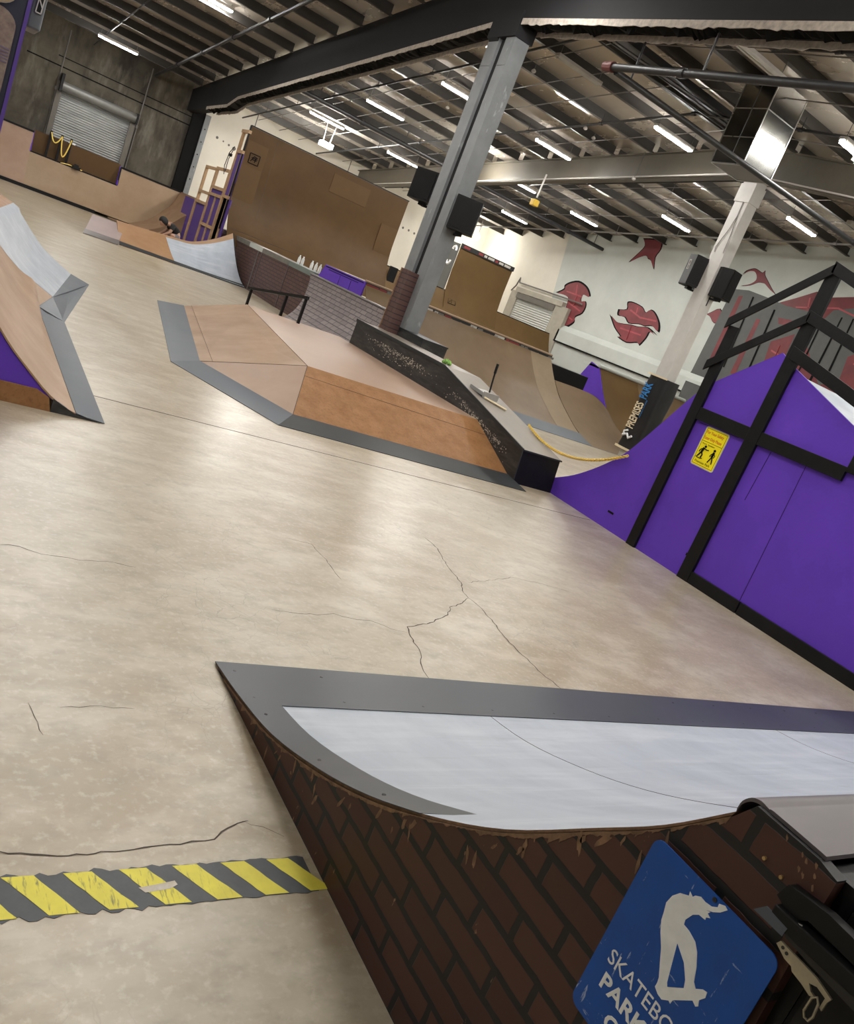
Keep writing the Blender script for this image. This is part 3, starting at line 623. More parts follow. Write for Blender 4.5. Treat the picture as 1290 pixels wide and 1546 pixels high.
m=MB(); lip=smooth_line([(.706,1.112),(.704,1.130),(.692,1.147),(.674,1.154),(.655,1.152),(.645,1.1545),(.56,1.1545),(.537,1.154)],3)
m.slab([[(FX+.012,y,z) for y,z in lip],[(XE,y,z) for y,z in lip]],(0,-.002,-.007)); m.build('coping_plate',M_plate,t,smooth=True)
m=MB(); m.box(FX+.03,XE,.47,.535,.0,1.135); m.build('back_frame',M_blackw,t)
# hairline sheet seam
for xs in (2.67,5.1):
    MB().tube([(xs,y,z+.0006) for y,z in prof if .72<=y<=2.62],.0011 if xs<3 else .0007,4).build('sheet_seam',M_crack,t)

# brass screws in the brick side
for y,z in ((.614,1.082),(.575,1.077),(.506,1.085)): MB().tube([(FX-.006,y,z),(FX+.002,y,z)],.0035,8).build('brass_screw',M_brass,t)
# skateboard parking sign
t=thing('skateboard_sign',(1.40,.65,.55),'blue tilted metal sign with a white skateboarder on the brick painted side','sign')
def rrect(y0,y1,z0,z1,r,n=5):
    out=[]
    for cy_,cz_,a0 in ((y0-r,z0+r,180),(y0-r,z1-r,90),(y1+r,z1-r,0),(y1+r,z0+r,270)):
        for k in range(n+1):
            a=math.radians(a0+ (270-90*0 if 0 else 0) ) ; 
        out.append((cy_,cz_,a0))
    return out
def rr_poly(ya,yb,za,zb,r,n=5):
    """rounded rectangle in (y,z)"""
    P=[]
    for cy_,cz_,a0 in ((yb-r,zb-r,0),(ya+r,zb-r,90),(ya+r,za+r,180),(yb-r,za+r,270)):
        P+=[(cy_+r*math.cos(math.radians(a0+90*k/n)),cz_+r*math.sin(math.radians(a0+90*k/n))) for k in range(n+1)]
    return P
m=MB(); m.prism(rr_poly(.502,.800,.553,.970,.022),0,1.392,1.3945); m.build('plate',M_signblue,t)
skater=[(.706,.918),(.716,.902),(.720,.882),(.715,.863),(.712,.848),(.702,.828),(.687,.807),(.675,.783),(.663,.759),(.661,.749),(.661,.739),(.650,.733),(.639,.732),(.627,.743),(.622,.741),(.621,.751),(.591,.784),(.582,.780),(.578,.785),(.582,.795),(.575,.808),(.577,.819),(.586,.816),(.597,.805),(.605,.812),(.614,.837),(.626,.859),(.638,.871),(.657,.877),(.671,.878),(.673,.887),(.666,.906),(.656,.916),(.642,.918),(.643,.923),(.636,.928),(.644,.931),(.641,.937),(.651,.933),(.637,.941),(.626,.951),(.617,.965),(.624,.968),(.635,.962),(.634,.955),(.644,.947),(.658,.944),(.669,.945),(.679,.938),(.682,.932),(.691,.936),(.689,.928)]
hole=[(.664,.840),(.655,.805),(.645,.767),(.641,.761),(.615,.787),(.620,.801),(.637,.823)]
m=MB(); m.prism(skater,0,1.3908,1.392); m.build('skater_figure',M_signwhite,t)
m=MB(); m.prism(hole,0,1.3902,1.3908); m.build('leg_gap',M_signblue,t)
def wall_text(x,y,z): return Matrix(((0,0,-1,x),(-1,0,0,y),(0,1,0,z),(0,0,0,1)))
m=MB(); m.text('SKATEBOARD',.046,wall_text(1.3913,.770,.689),0,.0005,sx=.90); m.text('PARKING',.048,wall_text(1.3913,.761,.636),0,.0005,True,sx=1.06); m.text('ONLY',.048,wall_text(1.3913,.716,.582),0,.0005,True,sx=1.06)
m.build('lettering',M_signwhite,t)
m=MB(); m.tube([(1.390,.645,.9615),(1.393,.645,.9615)],.0045,8); m.build('screw',M_screw,t)
# black hinged case at the back of the ramp
t=thing('equipment_case',(1.7,.2,0),'black hard case with a zinc toggle latch against the brick painted ramp end','case')
m=MB(); m.box(1.425,2.6,-.45,.468,.0,1.115); m.build('body',M_black,t,bevel=.012)
def pan(poly,x,th,ma,nm,bev=0): return MB().prism(poly,0,x,x+th).build(nm,ma,t,bevel=bev)
pan([(.558,1.058),(.550,1.087),(.478,1.096),(.422,1.094),(.30,1.09),(.30,1.058),(.405,1.060),(.454,1.062),(.498,1.062),(.512,1.049),(.53,1.046)],1.385,.024,M_black,'strap',.003)
pan([(.573,1.014),(.558,1.035),(.513,1.032),(.514,1.015)],1.372,.004,M_toe,'flap')
m=MB(); m.bar((1.388,.548,1.034),(1.388,.28,1.045),.03,.030); m.build('hinge_bar',M_black,t,bevel=.003)
pan([(.512,1.016),(.514,1.03),(.464,1.030),(.441,1.051),(.398,1.051),(.30,1.05),(.30,1.006),(.415,1.010),(.466,1.012)],1.376,.014,M_vinyl,'edge_rail',.002)
pan([(.515,1.000),(.511,1.009),(.488,1.008),(.470,1.008),(.441,1.007),(.408,.998),(.411,.988),(.411,.971),(.416,.973),(.416,.992),(.433,.996),(.445,.991),(.437,.982),(.428,.980),(.436,.975),(.454,.980),(.474,.983),(.479,.989),(.493,.990)],1.370,.005,M_latch,'latch_plate')
for y,z in ((.503,1.003),(.494,1.0)): m=MB(); m.tube([(1.3690,y,z),(1.3705,y,z)],.003,8); m.build('latch_screw',M_screw,t)
m=MB(); m.tube([(1.366,a,b) for a,b in [(.430,.978),(.430,.952),(.425,.944),(.418,.944),(.415,.955),(.418,.978),(.424,.986)]],.0022,6,closed=True); m.build('latch_loop',M_latch,t)
m=MB(); m.tube([(1.378,a,b) for a,b in [(.498,1.052),(.514,1.047),(.501,1.041),(.484,1.038),(.474,1.041),(.465,1.046)]],.0016,6); m.build('wire',M_seam,t)

# ------------------------------------------------------------------ hazard tape on the floor
t=thing('hazard_tape',(.9,1.74,0),'worn yellow and black striped floor tape leading to the brick painted ramp','floor tape')
y0,y1=1.665,1.81
def ragged(y,x): return y+random.uniform(-.006,.006)*(1.6 if x<.9 else .7)
m=MB(); top=[];bot=[]
xs=[-.3+.02*k for k in range(85)]
for x in xs:
    top.append((x,ragged(y1,x),.0018)); bot.append((x,ragged(y0,x),.0018))
m.slab([bot,top],(0,0,-.0012)); m.build('base_tape',M_tapeb,t)
def stripe(xa,h=.076,lean=-.10):
    n=6; L_=[]; R_=[]
    for k in range(n+1):
        s=k/n; y=y0+.004+(y1-y0-.008)*s; x=xa+lean*s
        L_.append((x+random.uniform(-.002,.002),y,.0026)); R_.append((x+h+random.uniform(-.002,.002),y,.0026))
    return MB().slab([L_,R_],(0,0,-.0006))
for k,xa in enumerate([1.352-.149*q for q in range(11)]): stripe(xa).build('yellow_stripe',M_tapey,t)
m=MB(); m.add([(.845,1.735,.003),(.86,1.715,.003),(.93,1.722,.003),(.955,1.735,.003),(.95,1.75,.003),(.90,1.742,.003)],[(0,1,2,3,4,5)]); m.build('torn_hole',M_floor,t)

# ------------------------------------------------------------------ purple ramp
PX=7.47
t=thing('purple_ramp',(8.3,4.5,0),'purple painted ramp side wall with a gabled top behind black railings','ramp')
pc=smooth_line([(8.03,.10),(7.95,.18),(7.61,.36),(7.27,.61),(6.97,.90),(6.74,1.25),(6.43,1.77),(6.27,2.0)],4)
poly=[(8.03,0)]+pc+[(5.58,2.55),(5.35,2.44),(4.53,2.12),(3.2,1.64),(-3.0,1.64),(-3.0,0)]
m=MB(); m.prism(poly,0,PX,PX+.03,0); 
m.build('side_panel',M_purple,t)
m=MB()
for a,b in (((4.71,.13),(4.75,1.62)),((5.19,1.05),(5.17,1.60)),((3.3,.14),(3.3,1.62)),((6.15,1.585),(5.6,1.60))): m.bar((PX-.001,*a),(PX-.001,*b),.004,.004)
m.box(PX-.002,PX,6.72,6.82,.19,.215); m.box(PX-.002,PX,5.50,5.54,.24,.27)
m.build('panel_seam',M_dark,t)
m=MB(); m.slab([[(PX+.02,y,z-.012) for y,z in pc],[(11.5,y,z-.012) for y,z in pc]],(0,-.01,-.012)); m.build('riding_surface',M_brown2,t,smooth=True)
m=MB(); m.slab([[(PX+.04,5.35,2.40),(PX+.04,4.53,2.08),(PX+.04,3.2,1.6)],[(9.0,5.35,2.40),(9.0,4.53,2.08),(9.0,3.2,1.6)]],(0,0,-.03)); m.build('roll_in_surface',M_blue,t)
m=MB(); m.box(PX+.03,10.5,-3,6.2,1.55,1.6); m.build('deck_board',M_brown2,t)
RX=PX-.02
t=thing('black_railing',(RX,5.4,0),'black painted timber railing with two tall posts against the purple wall','railing')
def post(ya,yb,zt,y_top=None): 
    m=MB(); m.box(RX-.022,RX+.02,ya,yb,y_top or 0,zt); return m
post(6.20,6.335,2.66).build('post',M_blackw,t,bevel=.004); post(5.345,5.50,3.42).build('post',M_blackw,t,bevel=.004); post(4.20,4.345,3.1,1.70).build('post',M_blackw,t,bevel=.004)
def rail(pts,h=.115):
    for a,b in zip(pts[:-1],pts[1:]):
        m=MB(); x=RX-.045
        m.add([(x,a[0],a[1]-h/2),(x+.022,a[0],a[1]-h/2),(x+.022,a[0],a[1]+h/2),(x,a[0],a[1]+h/2),(x,b[0],b[1]-h/2),(x+.022,b[0],b[1]-h/2),(x+.022,b[0],b[1]+h/2),(x,b[0],b[1]+h/2)],[(0,1,2,3),(7,6,5,4),(0,4,5,1),(1,5,6,2),(2,6,7,3),(3,7,4,0)]); m.build('rail',M_blackw,t,bevel=.003)
rail([(6.39,2.18),(5.44,2.94)]); rail([(5.46,2.955),(4.86,2.80),(4.2,2.62)])
rail([(6.37,2.67),(5.42,3.45)]); rail([(5.45,3.46),(4.9,3.28),(4.2,3.05)])
rail([(5.45,2.58),(4.70,2.37),(4.0,2.17)],.125)
for a,b in ((6.2,5.5),(5.345,4.345),(4.2,1.5)):
    m=MB(); m.box(RX-.018,RX+.02,b,a,1.605,1.745); m.build('mid_rail',M_blackw,t,bevel=.004)
m=MB(); m.box(RX-.018,RX+.02,4.68,5.345,0,.13); m.box(RX-.018,RX+.02,1.0,4.665,0,.13); m.build('kick_board',M_blackw,t,bevel=.004)
# yellow safety sign
t=thing('safety_sign',(PX-.01,5.86,1.1),'small yellow safety notice with two black figures on the purple wall','sign')
sx=PX-.006
m=MB(); m.prism(rr_poly(5.70,6.03,1.145,1.590,.03),0,sx,sx+.004); m.build('plate',M_stkw,t)
m=MB(); m.prism(rr_poly(5.712,6.018,1.157,1.578,.024),0,sx-.001,sx); m.build('yellow_face',M_yellow,t)
m=MB(); 
for z in (1.425,): m.box(sx-.002,sx-.001,5.722,6.008,z,z+.004)
for a,b,c_,e in ((5.72,6.01,1.166,1.170),(5.72,6.01,1.566,1.570),(5.722,5.726,1.168,1.568),(6.004,6.008,1.168,1.568)): m.box(sx-.002,sx-.001,a,b,c_,e)
m.build('border_line',M_dark,t)
m=MB(); m.text('For Your Safety',.047,wall_text(sx-.002,5.998,1.515),0,.0004,True,sx=.80); m.text('Enter Only Please',.047,wall_text(sx-.002,6.000,1.450),0,.0004,True,sx=.73); m.build('orange_lettering',M_ochre,t)
m=MB(); m.text('Premises Park',.038,wall_text(sx-.002,5.985,1.186),0,.0004,sx=1.0); m.text('Skaters   Spectators',.022,wall_text(sx-.002,5.99,1.395),0,.0004,sx=1.0); m.build('black_lettering',M_dark,t)
def fig(pts,r): return MB().tube([(sx-.0015,a,b) for a,b in pts],r,6)
m=MB(); Y=5.935
m.lathe([(.001,-.014),(.014,-.007),(.014,.007),(.001,.014)],(sx-.001,Y-.012,1.375),8)
for p,r in (([(Y,1.36),(Y+.012,1.31)],.014),([(Y,1.352),(Y-.045,1.345),(Y-.07,1.35)],.006),([(Y+.01,1.35),(Y+.04,1.325),(Y+.045,1.30)],.006),([(Y+.012,1.31),(Y-.012,1.28),(Y-.005,1.245)],.009),([(Y+.014,1.31),(Y+.03,1.275),(Y+.045,1.25)],.009),([(Y+.06,1.245),(Y+.04,1.236),(Y-.01,1.236),(Y-.03,1.245)],.005)):
    m.tube([(sx-.0015,a,b) for a,b in p],r,6)
Y=5.79; m.lathe([(.001,-.014),(.014,-.007),(.014,.007),(.001,.014)],(sx-.001,Y,1.372),8)
for p,r in (([(Y,1.355),(Y+.002,1.295)],.013),([(Y,1.35),(Y-.028,1.318),(Y-.02,1.295)],.005),([(Y,1.35),(Y+.026,1.32),(Y+.034,1.295)],.005),([(Y,1.30),(Y-.018,1.265),(Y-.028,1.225)],.007),([(Y,1.30),(Y+.016,1.262),(Y+.03,1.228)],.007)):
    m.tube([(sx-.0015,a,b) for a,b in p],r,6)
m.build('pictogram',M_dark,t)

# yellow plastic chain from ledge to purple ramp
pts=[]; 
for k in range(90):
    s=k/89; y=8.76+(6.87-8.76)*s; z=.645+(.90-.645)*s-.245*4*s*(1-s)*.95
    pts.append((7.43-.0*s,y,z))
m=MB()
for k in range(0,89):
    a=Vector(pts[k]); b=Vector(pts[k+1]); d=(b-a).normalized(); c_=(a+b)/2; sd=Vector((1,0,0)) if k%2 else d.cross(Vector((1,0,0))).normalized()
    L_=.024; Wd=.015
    m.tube([c_+d*L_*math.cos(q)+sd*Wd*math.sin(q) for q in [i*math.pi/4 for i in range(8)]],.0062,5,closed=True)
tag(m.build('plastic_chain',M_chain),'yellow plastic chain sagging between the black ledge and the purple ramp','chain')

# ------------------------------------------------------------------ fun box
t=thing('fun_box',(5,10.5,0),'low plywood fun box with grey steel edges in the middle of the floor','fun box')
A0=(3.65,14.30,0);A1=(2.72,9.35,0);A2=(3.43,7.63,0);A3=(6.80,7.56,0)
B0=(4.09,14.30,.055);B1=(3.11,9.60,.055);B2=(3.74,8.06,.055);B3=(6.80,8.02,.055)
D0=(4.98,13.9,.46);D1=(4.17,9.06,.46);D3=(6.80,9.06,.46);D4=(6.80,13.9,.46)
def sheet(P,th=.012,m=0): 
    mb=MB(); lo=[(p[0],p[1],max(p[2]-th,0)) for p in P]; n=len(P); mb.face(P); mb.face(lo[::-1]); mb.add(list(P)+lo,[(i,(i+1)%n,n+(i+1)%n,n+i) for i in range(n)]); return mb
m=MB()
for q in ([A0,A1,B1,B0],[A1,A2,B2,B1]): 
    s_=sheet([(p[0],p[1],p[2]+.006) for p in q],.006); m.add(s_.v,s_.f)
m.build('steel_toe',M_toe,t)
m=MB(); q=[A2,A3,B3,B2]; s_=sheet([(p[0],p[1],p[2]+.006) for p in q],.006); m.add(s_.v,s_.f); m.build('steel_toe',M_toed,t)
sheet([B0,B1,D1,D0]).build('bank_panel',M_wood,t); sheet([B1,B2,D1]).build('bank_panel',M_wood2,t); sheet([B2,B3,D3,D1]).build('bank_panel',M_orange,t)
sheet([D0,D1,D3,D4]).build('deck_panel',M_wood2,t)
m=MB(); 
for a,b in ((D1,B2),(D1,D0),(B1,D1)): m.tube([(a[0],a[1],a[2]+.001),(b[0],b[1],b[2]+.001)],.003,4)
a=lerp(D1,B2,.22);b=lerp(D3,B3,.30); m.tube([(a[0],a[1],a[2]+.001),(b[0],b[1],b[2]+.001)],.002,4)
a=lerp(B0,D0,.12);b=lerp(B1,D1,.12); m.tube([(a[0],a[1],a[2]+.001),(b[0],b[1],b[2]+.001)],.0025,4)
m.build('joint_line',M_crack,t)
m=MB(); m.add([A0,B0,D0,(4.98,14.6,0),(6.80,14.6,0),D4],[(0,1,2,3),(3,2,5,4)]); m.build('back_panel',M_wood,t)
# ledge
t=thing('grind_ledge',(7.15,10.6,0),'long black hubba ledge with chipped paint along the fun box','ledge')
pl_=[(13.45,.0),(13.45,.875),(10.30,.885),(7.93,.42),(7.86,.0)]
m=MB(); m.prism(pl_,0,6.80,7.46); m.build('ledge_body',M_ledge,t)
m=MB(); m.add([(6.80,7.928,.42),(7.46,7.928,.42),(7.46,7.857,0),(6.80,7.857,0),(6.80,7.94,.42),(7.46,7.94,.42),(7.46,7.87,0),(6.80,7.87,0)],[(0,1,2,3),(4,7,6,5),(0,4,5,1),(1,5,6,2),(2,6,7,3),(3,7,4,0)]); m.build('end_panel',M_blackw,t)
m=MB(); m.slab([[(6.79,13.46,.888),(6.79,10.30,.898),(6.79,7.92,.435)],[(7.48,13.46,.888),(7.48,10.30,.898),(7.48,7.92,.435)]],(0,0,-.012)); m.build('top_sheet',M_ledgetop,t)
m=MB()
for a,b in (((13.46,.88),(10.30,.89)),((10.30,.89),(7.92,.427))): m.bar((6.795,*a),(6.795,*b),.02,.045)
m.bar((6.795,7.92,.427),(6.795,7.855,0),.012,.012); m.bar((6.79,7.918,.43),(7.48,7.918,.43),.012,.02); m.build('edge_angle',M_toed,t)
# chipped paint flecks
m=MB()
for k in range(1100):
    s=random.random(); y=13.2-s*5.0
    zt=.885 if y>10.3 else .885-(10.3-y)*.196
    band=zt-.13-abs(random.gauss(0,.06))-random.random()*.03 if random.random()<.8 else zt-.16-random.random()*.2
    if y<8.4 and random.random()<.5: continue
    dens=.5+.5*math.sin(y*2.2+1); 
    if random.random()>dens: continue
    w_=random.uniform(.004,.022)*(1 if random.random()<.88 else 2.4); h_=random.uniform(.003,.012)
    q=[(6.7985,y+w_*random.uniform(.6,1),band),(6.7985,y+random.uniform(-.3,.3)*w_,band+h_),(6.7985,y-w_*random.uniform(.6,1),band+random.uniform(-.3,.3)*h_),(6.7985,y+random.uniform(-.3,.3)*w_,band-h_)]
    m.face(q)
m.build('paint_chips',mat('bare_chip',(.52,.49,.42),.7,var=.3,scale=9),t)['kind']='stuff'
# rail behind the deck
t=thing('grind_rail',(5.75,14.5,0),'short black square grind rail with three posts beyond the fun box','grind rail')
m=MB(); m.bar((5.86,13.62,.93),(5.62,15.9,.58),.05,.05); m.build('rail_bar',M_blackw,t)
for y,x,z0,zt in ((13.66,5.85,.46,.92),(14.35,5.78,.05,.82),(15.75,5.63,.0,.60)): 
    m=MB(); m.bar((x,y,z0),(x,y,zt),.045,.045); m.build('post',M_blackw,t)
# items on the ledge
t=thing('dustpan',(7.15,9.6,.76),'upright-handled grey dustpan lying on the sloping top of the black ledge','dustpan')
def ltz(y): return .892-(10.3-y)*.196
m=MB(); m.slab([[(6.95,9.72,ltz(9.72)+.015),(7.28,9.78,ltz(9.78)+.015)],[(7.02,9.42,ltz(9.42)+.06),(7.30,9.48,ltz(9.48)+.06)]],(0,0,-.012)); m.bar((7.0,9.42,ltz(9.4)+.05),(7.3,9.46,ltz(9.4)+.05),.02,.10); m.bar((6.95,9.72,ltz(9.7)+.03),(7.0,9.42,ltz(9.4)+.06),.015,.05); m.build('pan',M_alu,t)
m=MB(); m.tube([(7.22,9.60,ltz(9.6)+.05),(7.22,9.66,1.12)],.013,8); m.tube([(7.22,9.655,1.08),(7.22,9.67,1.22)],.02,8); m.build('handle',M_black,t)
m=MB(); m.tube([(7.02,9.40,ltz(9.4)+.025),(7.28,9.16,ltz(9.16)+.025)],.016,6); m.build('brush_handle',M_cream,t)
m=MB()
for k in range(34):
    a=random.uniform(0,6.28); r=random.uniform(0,.09); x,y=7.02+r*math.cos(a),10.62+r*math.sin(a); z=.892
    m.lathe([(.004,0),(.022,.012),(.026,.03),(.012,.05),(.003,.056)],(x,y,z+random.uniform(0,.045)*(1-r/.1)),6)
tag(m.build('green_glove',M_green),'small crumpled bright green cloth on the black ledge where it starts to slope','cloth')

# ------------------------------------------------------------------ brick bank and brick wall
t=thing('brick_bank',(7.4,16.5,0),'curved bank painted as worn grey brown bricks behind the fun box','bank')
rows=[]
for k in range(11):
    s=k/10
    row=[]
    for j in range(15):
        z=1.15*(j/14)**1.4; r=1.5; dx=math.sqrt(r*r-(r-z)**2); x=6.62+dx
        yL=17.3+(19.1-17.3)*(z/1.15)**.7; y=14.45+(yL-14.45)*s; row.append((x,y,z+.002))
    rows.append(row)
m=MB(); m.slab(rows,(.03,0,-.02)); m.build('riding_surface',M_brick2,t,smooth=True)
m=MB(); e=[rows[0][j] for j in range(15)]; poly=[(p[0]+.02,p[2]-.01) for p in e]+[(8.08,0)]; m.prism(poly,1,14.47,14.5); 
e=[rows[-1][j] for j in range(15)]
m.add([(p[0]+.02,p[1]-.01,p[2]-.012) for p in e]+[(p[0]+.02,p[1]-.01,0) for p in e],[(j,j+1,15+j+1,15+j) for j in range(14)])
m.build('side_panel',M_brick3,t)
m=MB(); m.tube([(rows[k][-1][0],rows[k][-1][1],1.165) for k in range(11)],.028,8); m.build('coping',M_coping,t)
t=thing('brick_wall_platform',(8.3,23,0),'low platform front painted as dark red bricks with a grey green top strip','platform')
m=MB(); m.box(8.1,8.6,19.05,28.2,0,1.12); m.build('brick_face',M_brick3,t)
M_greens=mat('grey_green_strip',(.15,.185,.17),.5,var=.15,scale=3)
for a,b,mm in ((19.0,20.65,M_greens),(20.67,22.75,M_stkg),(22.78,23.9,M_gpaint),(23.95,28.2,M_stkg)):
    m=MB(); m.box(8.085,8.62,a,b,1.10,1.225); m.build('top_strip',mm,t)
m=MB(); 
pass
for y in (20.62,22.75): MB().bar((8.095,y,0),(8.095,y,1.1),.012,.03).build('joint_batten',M_coping,t)
m=MB(); m.bar((8.08,22.98,0),(8.08,23.02,1.1),.02,.02); m.build('corner_batten',M_stkg,t)
# bottles
def bottle():
    t=thing('water_bottle',(0,0,0),'','bottle','clear bottles on the brick platform edge')
    MB().lathe([(.034,0),(.038,.015),(.036,.08),(.038,.15),(.024,.185),(.014,.195),(.014,.205)],(0,0,0),12).build('bottle_body',M_bottle,t,smooth=True)
    MB().lathe([(.0385,.05),(.0385,.12)],(0,0,0),12).build('label_band',M_label,t,smooth=True)
    MB().lathe([(.017,.20),(.017,.225)],(0,0,0),10).build('cap',M_signwhite,t); return t
b0=bottle()
for i,(y,lb) in enumerate([(20.42,'first clear bottle of the row counted from the light blue bank'),(20.17,'second clear bottle from the light blue bank, touching its neighbour'),(19.55,'middle clear bottle of the five on the brick platform edge'),(19.28,'fourth clear bottle from the light blue bank'),(19.02,'last clear bottle of the row, nearest the purple box side')]):
    o=b0 if i==0 else copy_tree(b0)
    o.location=(8.22,y,1.225); o['label']=lb

# ------------------------------------------------------------------ mini ramp with sticker lip
def qarc(toe,lip_y,h,n=14):
    L_=lip_y-toe; r=(L_*L_+h*h)/(2*h); out=[]
    for k in range(n+1):
        y=toe+L_*(k/n); out.append((y,r-math.sqrt(r*r-(y-toe)**2)))
    return out
t=thing('mini_ramp',(10.8,16,0),'brown quarter pipe with a sticker covered lip behind the black ledge','quarter pipe')
pf=smooth_line([(13.70,.002),(14.28,.135),(14.8,.36),(15.39,.67),(15.71,.91),(15.97,1.14),(16.3,1.48)],4)
def pfz(y):
    for (a,b),(c_,e) in zip(pf[:-1],pf[1:]):
        if a<=y<=c_: return b+(e-b)*(y-a)/(c_-a)
    return pf[-1][1]
m=MB(); m.slab([[(8.12,y,z) for y,z in pf],[(12.9,y,z) for y,z in pf]],(0,.01,-.015)); m.build('riding_surface',M_brown2,t,smooth=True)
m=MB(); m.slab([[(12.9,y,z+.002) for y,z in pf],[(13.6,y,z+.002) for y,z in pf]],(0,.01,-.015)); m.build('riding_surface',mat('ramp_ply_pale',(.25,.185,.115),.5,var=.08,spec=.2),t,smooth=True)
m=MB(); pt=[q for q in pf if q[0]<14.3]; m.slab([[(8.12,y-.02,z+.006) for y,z in pt],[(13.61,y-.02,z+.006) for y,z in pt]],(0,0,-.004)); m.build('steel_toe',M_toe,t,smooth=True)
m=MB(); m.prism([(y,z-.03) for y,z in pf]+[(18.5,1.5),(18.5,0),(13.9,0)],0,13.57,13.595); m.build('side_panel',M_brown2,t)
m=MB(); m.prism([(16.25,1.08),(16.25,1.50),(18.45,1.50),(18.75,1.05)],0,8.08,8.11); m.build('purple_side',M_purple,t)
m=MB(); 
for a,b in (((16.55,1.42),(18.2,1.42)),((16.9,1.40),(16.9,1.1)),((17.5,1.40),(17.5,1.1))): m.bar((8.078,*a),(8.078,*b),.004,.012)
m.box(8.074,8.08,16.3,18.4,1.455,1.475); m.build('panel_seam',M_dark,t)
m=MB(); m.box(8.12,13.6,16.32,18.5,1.43,1.50); m.build('deck_board',M_brown2,t)
m=MB(); m.box(8.10,13.62,16.27,16.31,1.40,1.50); m.build('lip_board',M_stk,t)
m=MB(); m.tube([(8.1,16.30,1.515),(13.62,16.30,1.515)],.03,8); m.build('coping',M_tan,t,smooth=True)
x=8.14; k=0
while x<13.5:
    w_=random.choice([.10,.14,.18,.22,.30]); ma=random.choice([M_stkw,M_stkr,M_stkg,M_stkg,M_stk]); h=random.uniform(.05,.085)
    m=MB(); m.box(x,x+w_,16.262,16.268,1.45-h/2,1.45+h/2); 
    if ma is M_stkw: m.text(random.choice(['LNI','IEIE','INII','EIN']),h*.9,Matrix(((1,0,0,x+.01),(0,0,-1,16.260),(0,1,0,1.45-h*.32),(0,0,0,1))),1,sx=.8)
    m.build('sticker',[ma,M_stk],t); x+=w_+random.uniform(.01,.06)
# low extension with rounded end
t=thing('roll_over_ramp',(14.8,15,0),'low brown ramp with a rounded shoulder before the purple side','ramp')
lipx=smooth_line([(13.62,1.0),(14.3,1.01),(14.95,.99),(15.35,.89),(15.7,.74),(16.2,.42),(16.85,.02)],4); rows=[]
for k in range(9):
    s=k/8; row=[]
    for i,(x,z) in enumerate(lipx):
        q=i/(len(lipx)-1); toe_y=13.7+.0*q; yl=15.8; y=toe_y+(yl-toe_y)*s; h=z; L_=yl-toe_y
        zz=pfz(y)*h
        row.append((13.62+(x-13.62)*(1 if s>0 else 1),y,zz+.003))
    rows.append(row)
m=MB(); m.slab(rows,(0,.02,-.015)); m.build('riding_surface',M_brown2,t,smooth=True)
m=MB(); m.slab([[(13.63,13.68,.004),(13.63,14.1,.055)],[(16.4,13.68,.004),(16.4,14.1,.03)]],(0,0,-.003)); m.build('steel_toe',M_toe,t)
m=MB(); m.slab([[(x,15.8,z+.004) for x,z in lipx],[(x,16.15,z*.97+.004) for x,z in lipx]],(0,0,-.02)); m.build('top_edge',M_tan,t,smooth=True)
m=MB(); m.slab([[(x,16.12,z*.97) for x,z in lipx],[(x,16.12,0) for x,z in lipx]],(0,.03,0)); m.build('back_panel',M_blackw,t)
t=thing('quarter_pipe',(18.5,16.5,0),'brown quarter pipe with a deep purple side in front of the graffiti wall','quarter pipe')
pf2=smooth_line([(15.0,0),(15.45,.1),(15.91,.32),(16.22,.47),(16.63,.69),(17.02,1.04),(17.35,1.4),(17.6,1.68)],3)
m=MB(); m.slab([[(16.5,y,z) for y,z in pf2],[(18.1,y,z) for y,z in pf2]],(0,.01,-.015)); m.build('riding_surface',M_brown,t,smooth=True)
m=MB(); m.slab([[(18.1,y,z+.002) for y,z in pf2],[(20.3,y,z+.002) for y,z in pf2]],(0,.01,-.015)); m.build('riding_surface',M_brown2,t,smooth=True)
m=MB(); m.prism([(y,z-.005) for y,z in pf2]+[(17.98,1.75),(18.35,1.0),(18.35,0),(15.05,0)],0,16.46,16.49); m.build('side_panel',M_purple,t)
m=MB(); m.box(16.46,20.3,17.6,18.3,1.64,1.70); m.tube([(16.46,17.6,1.72),(20.3,17.6,1.72)],.05,8); m.build('deck_board',M_gpaint,t)
m=MB(); m.box(14.2,15.6,16.9,17.4,.0,1.32); tag(m.build('black_crate',M_blackw),'plain black box behind the low rounded ramp','box')

# ------------------------------------------------------------------ far row: tall wall ramp, low quarter, extension
t=thing('tall_wall_ramp',(10.6,26.5,0),'very tall brown plywood wall ramp with an open stud side','wall ramp')
m=MB(); pfw=[(24.95,.92),(25.4,1.35),(25.8,1.95),(25.97,2.5),(26.0,3.2),(26.0,4.27)]
pfw=smooth_line(pfw,3)
m.slab([[(7.78,y,z) for y,z in pfw],[(13.42,y,z) for y,z in pfw]],(0,.02,-.003)); m.build('riding_surface',M_brownd,t,smooth=True)
m=MB()
MB().slab([[(10.65,25.985,4.08),(12.0,25.985,4.08)],[(10.65,25.985,3.52),(12.0,25.985,3.52)]],(0,.01,0)).build('patch_panel',M_brownp,t)
MB().slab([[(12.75,25.985,3.3),(13.4,25.985,3.3)],[(12.75,25.94,2.4),(13.4,25.94,2.4)]],(0,.01,0)).build('patch_panel',M_brownp,t)
MB().slab([[(7.80,25.985,3.9),(8.45,25.985,3.9)],[(7.80,25.985,3.2),(8.45,25.985,3.2)],[(7.80,25.90,2.2),(8.45,25.90,2.2)]],(0,.01,0)).build('patch_panel',M_brownp,t)
m=MB(); q=[(y,z) for y,z in pfw if 1.2<z<1.6][:1]; y,z=q[0]; m.tube([(7.8,y-.004,z),(13.4,y-.004,z)],.006,4); m.tube([(8.65,25.985,4.2),(8.65,25.75,1.8)],.004,4); m.build('sheet_seam',M_crack,t)
